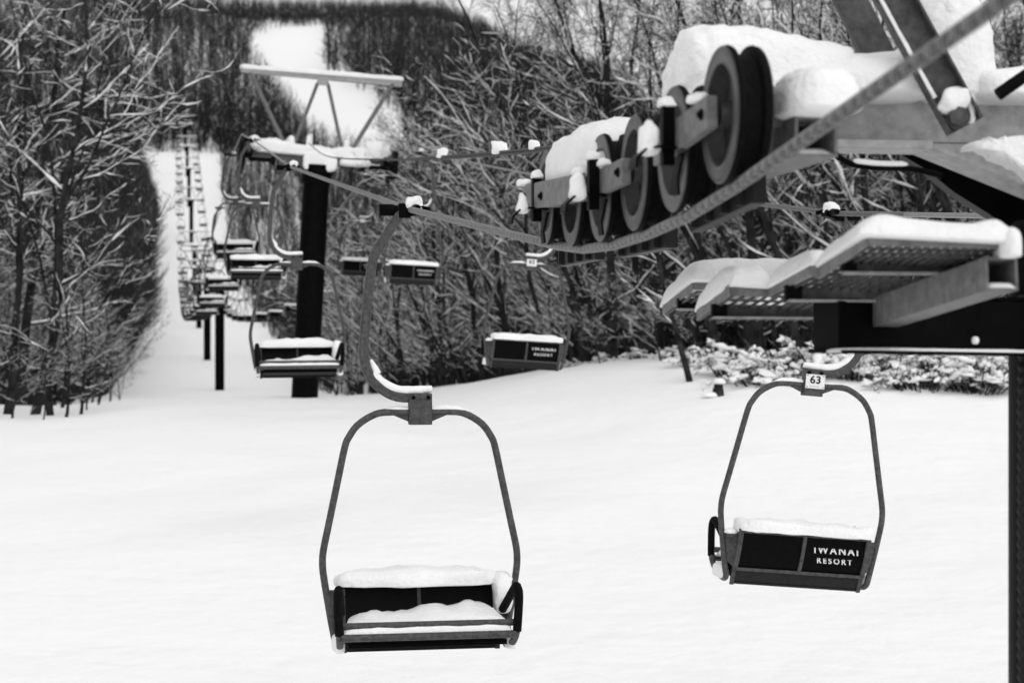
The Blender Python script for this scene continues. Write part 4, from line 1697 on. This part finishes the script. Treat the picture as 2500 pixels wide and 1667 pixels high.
# ------------------------------------------------------------------ snow-laden bushes
def bush_meshes(seed):
    rnd = random.Random(seed)
    st, lf, sn = MB(), MB(), MB()
    for k in range(34):
        a = rnd.uniform(0, 6.28)
        q_ = rnd.random() ** .6
        h = (.66 - .42 * q_ * q_) * rnd.uniform(.5, 1.1)
        top = V((math.cos(a) * q_ * .75, math.sin(a) * q_ * .5, h))
        base = V((top.x * .45, top.y * .45, -.05))
        mid = base.lerp(top, .55) + V((rnd.gauss(0, .05), 0, .10))
        pts = fine([base, mid, top, top + V((top.x * .3 + rnd.gauss(0, .08), top.y * .3, -.10))], 2)
        st.tube(pts, [.014 - .0015 * i for i in range(len(pts))], 4)
        if k % 4 == 0:
            st.tube([base, base.lerp(top, .6) + V((rnd.gauss(0, .1), 0, .25)), top + V((rnd.gauss(0, .3), 0, rnd.uniform(.3, .7)))], [.008, .006, .003], 4)
        for q in range(7):
            c = pts[rnd.randint(1, len(pts) - 1)] + V((rnd.gauss(0, .05), rnd.gauss(0, .05), rnd.gauss(0, .04)))
            ang = rnd.uniform(0, 6.28)
            d_ = V((math.cos(ang), math.sin(ang), rnd.uniform(-1.2, .3))).normalized()
            w_ = d_.cross(V((0, 0, 1))).normalized() * rnd.uniform(.007, .017)
            l_ = rnd.uniform(.08, .2)
            up_ = w_.cross(d_).normalized() * .006
            e_ = c + d_ * l_ + V((0, 0, -.03))
            m1 = c + d_ * l_ * .45
            lf.add([c, m1 + w_ + up_, e_, m1 - w_ + up_, m1 - up_], [(0, 1, 2), (0, 2, 3), (0, 4, 1), (1, 4, 2), (2, 4, 3), (3, 4, 0)])
        for r_ in range(6):
            if rnd.random() < .62:
                c = pts[rnd.randint(2, len(pts) - 1)]
                az = rnd.uniform(0, 3.14)
                L_ = .03 + .17 * rnd.random() ** 2.4
                W_ = L_ * rnd.uniform(.3, .75)
                sl = rnd.uniform(-.7, .7)
                sn.loaf(c + V((rnd.gauss(0, .05), rnd.gauss(0, .05), .01)), (L_ * math.cos(az), L_ * math.sin(az), L_ * sl), (-W_ * math.sin(az), W_ * math.cos(az), 0), (0, 0, rnd.uniform(.02, .065)), p=2.1, amp=.9, freq=14, n=4, seed=k * 3 + r_ + seed, flatten=.5)
    return st, lf, sn


BP = []
for sd_ in (1, 2, 3, 4):
    st, lf, sn = bush_meshes(sd_)
    tmp = [obj('stems', st, M['bark']), obj('leaves', lf, M['leaf'], smooth=False), obj('bush_snow', sn, M['snow'], angle=70)]
    BP.append([(q.name.split('.')[0], q.data) for q in tmp])
    for q in tmp:
        bpy.data.objects.remove(q)
rnd = random.Random(31)
bushes = [
    (1790, 40, 1.15, 'snow-laden leafy bush at the left end of the thicket under the catwalk'),
    (1850, 38.5, 1.1, 'snowy bush with dark gaps, just left of the number 63 plate'),
    (1905, 39.5, 1.3, 'tall snow-heaped bush directly above the hanger snow of chair 63'),
    (2010, 39.2, 1.35, 'dark-leaved bush under thick snow where the hanger of chair 63 bends up'),
    (2085, 38.2, .9, 'snowy bush right of the upturned hanger of chair 63'),
    (2170, 38.4, 1.2, 'dense leafy bush below the bright dot on the black beam'),
    (2250, 37.0, 1.1, 'snowy bush with crossing stems below the right half of the beam'),
    (2310, 38.0, 1.3, 'snowy bush under the beam, second to the left of the right pole'),
    (2380, 36.8, 1.2, 'snow-covered bush under the beam, second from the right pole'),
    (2430, 37.6, 1.3, 'snow-covered bush touching the left side of the right black pole'),
    (1730, 43, 1.0, 'low snowy bush behind the stump below the catwalk tip'),
    (1640, 45.5, .6, 'low snowy bush behind the leaning sapling'),
    (1560, 46.5, .5, 'low snowy bush at the foot of the trunks right of the number-plate chair'),
    (1475, 47, .45, 'low snowy bush at the wood edge, close right of the number-plate chair'),
    (1400, 47.5, .4, 'tiny bush poking from the snow at the right frame of the number-plate chair'),
]
for i, (px, Y, sc, lab) in enumerate(bushes):
    x = (px - 1250) / F * Y
    t = thing('snowy_bush', lab, 'bush', (x, Y, g1(x, Y) - .06), (0, 0, rnd.uniform(-.7, .7)), 'snow-laden bushes at the wood edge')
    t.scale = (sc, sc, sc * .85)
    for nm, me in BP[i % 4]:
        link(nm, me, t)

# ------------------------------------------------------------------ far woods, one mass
def far_protos(seeds, n1, n2, n3, H, thick, segs, snowy):
    out = []
    for sd_ in seeds:
        T, B, S = grow(sd_, H, (random.uniform(-.05, .05), 0), (0, 0, .15), n1=n1, n2=n2, n3=n3, n4=0, r0=.12, sides=(4, 3, 3, 3), low=.15, snowy=snowy, len1=.36, segs=segs, thick=thick, ps=(.2, .05, 0))
        out.append(merged_mesh('f', (T, B, S)))
    return out


def scatter(name, xs, ys, hs, protos, label):
    cos, trs, mis, off = [], [], [], 0
    zs = ground(xs, ys)
    for i in range(len(xs)):
        co, tr, mi = protos[i % len(protos)]
        a = RNG.uniform(0, 6.28)
        c, s_ = math.cos(a), math.sin(a)
        k = hs[i] / 10
        q = np.empty_like(co)
        q[:, 0] = (co[:, 0] * c - co[:, 1] * s_) * k + xs[i]
        q[:, 1] = (co[:, 0] * s_ + co[:, 1] * c) * k + ys[i]
        q[:, 2] = co[:, 2] * k + zs[i]
        cos.append(q)
        trs.append(tr + off)
        mis.append(mi)
        off += len(co)
    o = np_obj(name, np.concatenate(cos), np.concatenate(trs), [M['farbark'], M['farbark'], M['snow']], np.concatenate(mis), smooth=True)
    tag(o, label, 'wood', kind='stuff')
    return o


def inside(poly, x, y):
    r_ = np.zeros(len(x), bool)
    n = len(poly)
    for i in range(n):
        x0, y0 = poly[i]
        x1, y1 = poly[(i + 1) % n]
        c = ((y0 > y) != (y1 > y)) & (x < (x1 - x0) * (y - y0) / (y1 - y0 + 1e-9) + x0)
        r_ ^= c
    return r_


# mid woods both sides of the piste
RUN = [(598, 106), (620, 92), (655, 76), (705, 66), (796, 66), (786, 150), (806, 188), (860, 212), (904, 234), (957, 280), (1000, 308), (1025, 345), (960, 345), (915, 342), (880, 330), (840, 314), (800, 306), (762, 292), (735, 258), (708, 220), (684, 186), (645, 146)]


def off_run(X, Y, Z, H):
    px = 1250 + X / Y * F + RNG.normal(0, 6, len(X))
    keep = np.ones(len(X), bool)
    for q in (0, .5, .95):
        keep &= ~inside(RUN, px, 833.5 - (Z + H * q) / Y * F)
    return keep


def mid_points(n, side, y0, y1, ex=1.7):
    Y = y0 + (y1 - y0) * RNG.random(n) ** .8
    if side < 0:
        e = edgeL(Y) - 2.0 - 5 * (1 - ss(90, 125, Y))
        X = e - RNG.random(n) ** 1.9 * (e + .33 * Y)
        X = np.where(X > e, e - RNG.random(n) * 10, X)
    else:
        e = edgeR(Y) + 2.0 + 6 * (1 - ss(95, 130, Y))
        X = e + RNG.random(n) ** ex * (.24 * Y - e)
    return X, Y


midp = far_protos((101, 102, 103, 104, 105, 106), 11, 5, 4, 10, 1.9, (6, 3, 2, 1), 1.0)
farp = far_protos((201, 202, 203, 204, 205, 206), 9, 4, 2, 10, 4.4, (4, 2, 1, 1), 1.2)
farp2 = far_protos((211, 212, 213, 214, 215), 9, 5, 3, 10, 2.8, (5, 2, 1, 1), 1.2)
Xl, Yl = mid_points(1900, -1, 80, 215)
hl = limit_left(Xl, Yl, RNG.uniform(7, 11, len(Xl)))
kp = hl > 2
scatter('winter_woods', Xl[kp], Yl[kp], hl[kp], midp, 'dark bare wood along the left side of the lift corridor, behind the nearest trees')
Xl, Yl = mid_points(4000, -1, 165, 440)
hl = limit_left(Xl, Yl, RNG.uniform(7, 10, len(Xl)))
kp = hl > 2
scatter('winter_woods', Xl[kp], Yl[kp], hl[kp], farp2, 'dense dark wood further up the left side of the lift corridor')
Xr, Yr = mid_points(2300, 1, 80, 190, 1.2)
hr = limit(Xr, Yr, np.minimum(12.5, 4.6 + .38 * (Xr - edgeR(Yr))) * RNG.uniform(.85, 1.1, len(Xr)), SKR)
kp = off_run(Xr, Yr, ground(Xr, Yr), hr) & (hr > 1.8)
scatter('winter_woods', Xr[kp], Yr[kp], hr[kp], midp, 'bare wood beyond the large tower, right of the lift corridor')
Xr, Yr = mid_points(8500, 1, 125, 440, 1.25)
hr = np.minimum(8, 4.8 + .1 * (Xr - edgeR(Yr))) * RNG.uniform(.8, 1.1, len(Xr))
kp = off_run(Xr, Yr, ground(Xr, Yr), hr)
scatter('winter_woods', Xr[kp], Yr[kp], hr[kp], farp2, 'dense dark wood on the spur below the white ski run')

# hill woods with the white run left open
n = 26000
Y = 425 + (1010 - 425) * RNG.random(n) ** 1.3
bb = RNG.uniform(-.30, .19, n)
X = bb * Y
Z = ground(X, Y)
H = RNG.uniform(6, 10, n) * (1 - .48 * ss(500, 930, Y))
keep = off_run(X, Y, Z, H)
keep &= ~((X > edgeL(Y) - 1) & (X < edgeR(Y) + 1) & (Y < 428 + RNG.normal(0, 14, n)))
X, Y, H = X[keep], Y[keep], H[keep]
scatter('winter_woods', X, Y, H, farp, 'dark bare forest covering the far hillside around the white ski run')

# ------------------------------------------------------------------ camera, light
cam = bpy.data.cameras.new('camera')
cam.lens = 70
cam.sensor_width = 36
cam.clip_end = 9000
cam.dof.use_dof = True
cam.dof.focus_distance = 11.6
cam.dof.aperture_fstop = 3.3
cam.dof.aperture_blades = 9
co_ = bpy.data.objects.new('camera', cam)
COL.objects.link(co_)
co_.rotation_euler = (R(90), 0, 0)
SC.camera = co_

w = bpy.data.worlds.new('World')
SC.world = w
w.use_nodes = True
nt = w.node_tree
bg = nt.nodes['Background']
sky = nt.nodes.new('ShaderNodeTexSky')
sky.sky_type = 'NISHITA'
sky.sun_disc = False
SUN_EL, SUN_AZ = 55, 150
sky.sun_elevation = R(SUN_EL)
sky.sun_rotation = R(SUN_AZ)
sky.dust_density = 1.0
sky.air_density = 3.0
sky.ozone_density = 0.5
bw = nt.nodes.new('ShaderNodeRGBToBW')
nt.links.new(sky.outputs[0], bw.inputs[0])
nt.links.new(bw.outputs[0], bg.inputs['Color'])
bg.inputs['Strength'].default_value = 0.15
sun = bpy.data.lights.new('sun', 'SUN')
sun.energy = 0.5
sun.angle = R(110)
sun.color = (1, 1, 1)
so = bpy.data.objects.new('sun', sun)
COL.objects.link(so)
d = V((math.sin(R(SUN_AZ)) * math.cos(R(SUN_EL)), math.cos(R(SUN_AZ)) * math.cos(R(SUN_EL)), math.sin(R(SUN_EL))))
so.rotation_euler = d.to_track_quat('Z', 'Y').to_euler()

SC.view_settings.view_transform = 'Standard'
SC.view_settings.look = 'None'
SC.view_settings.gamma = 1
SC.view_settings.exposure = 0.24
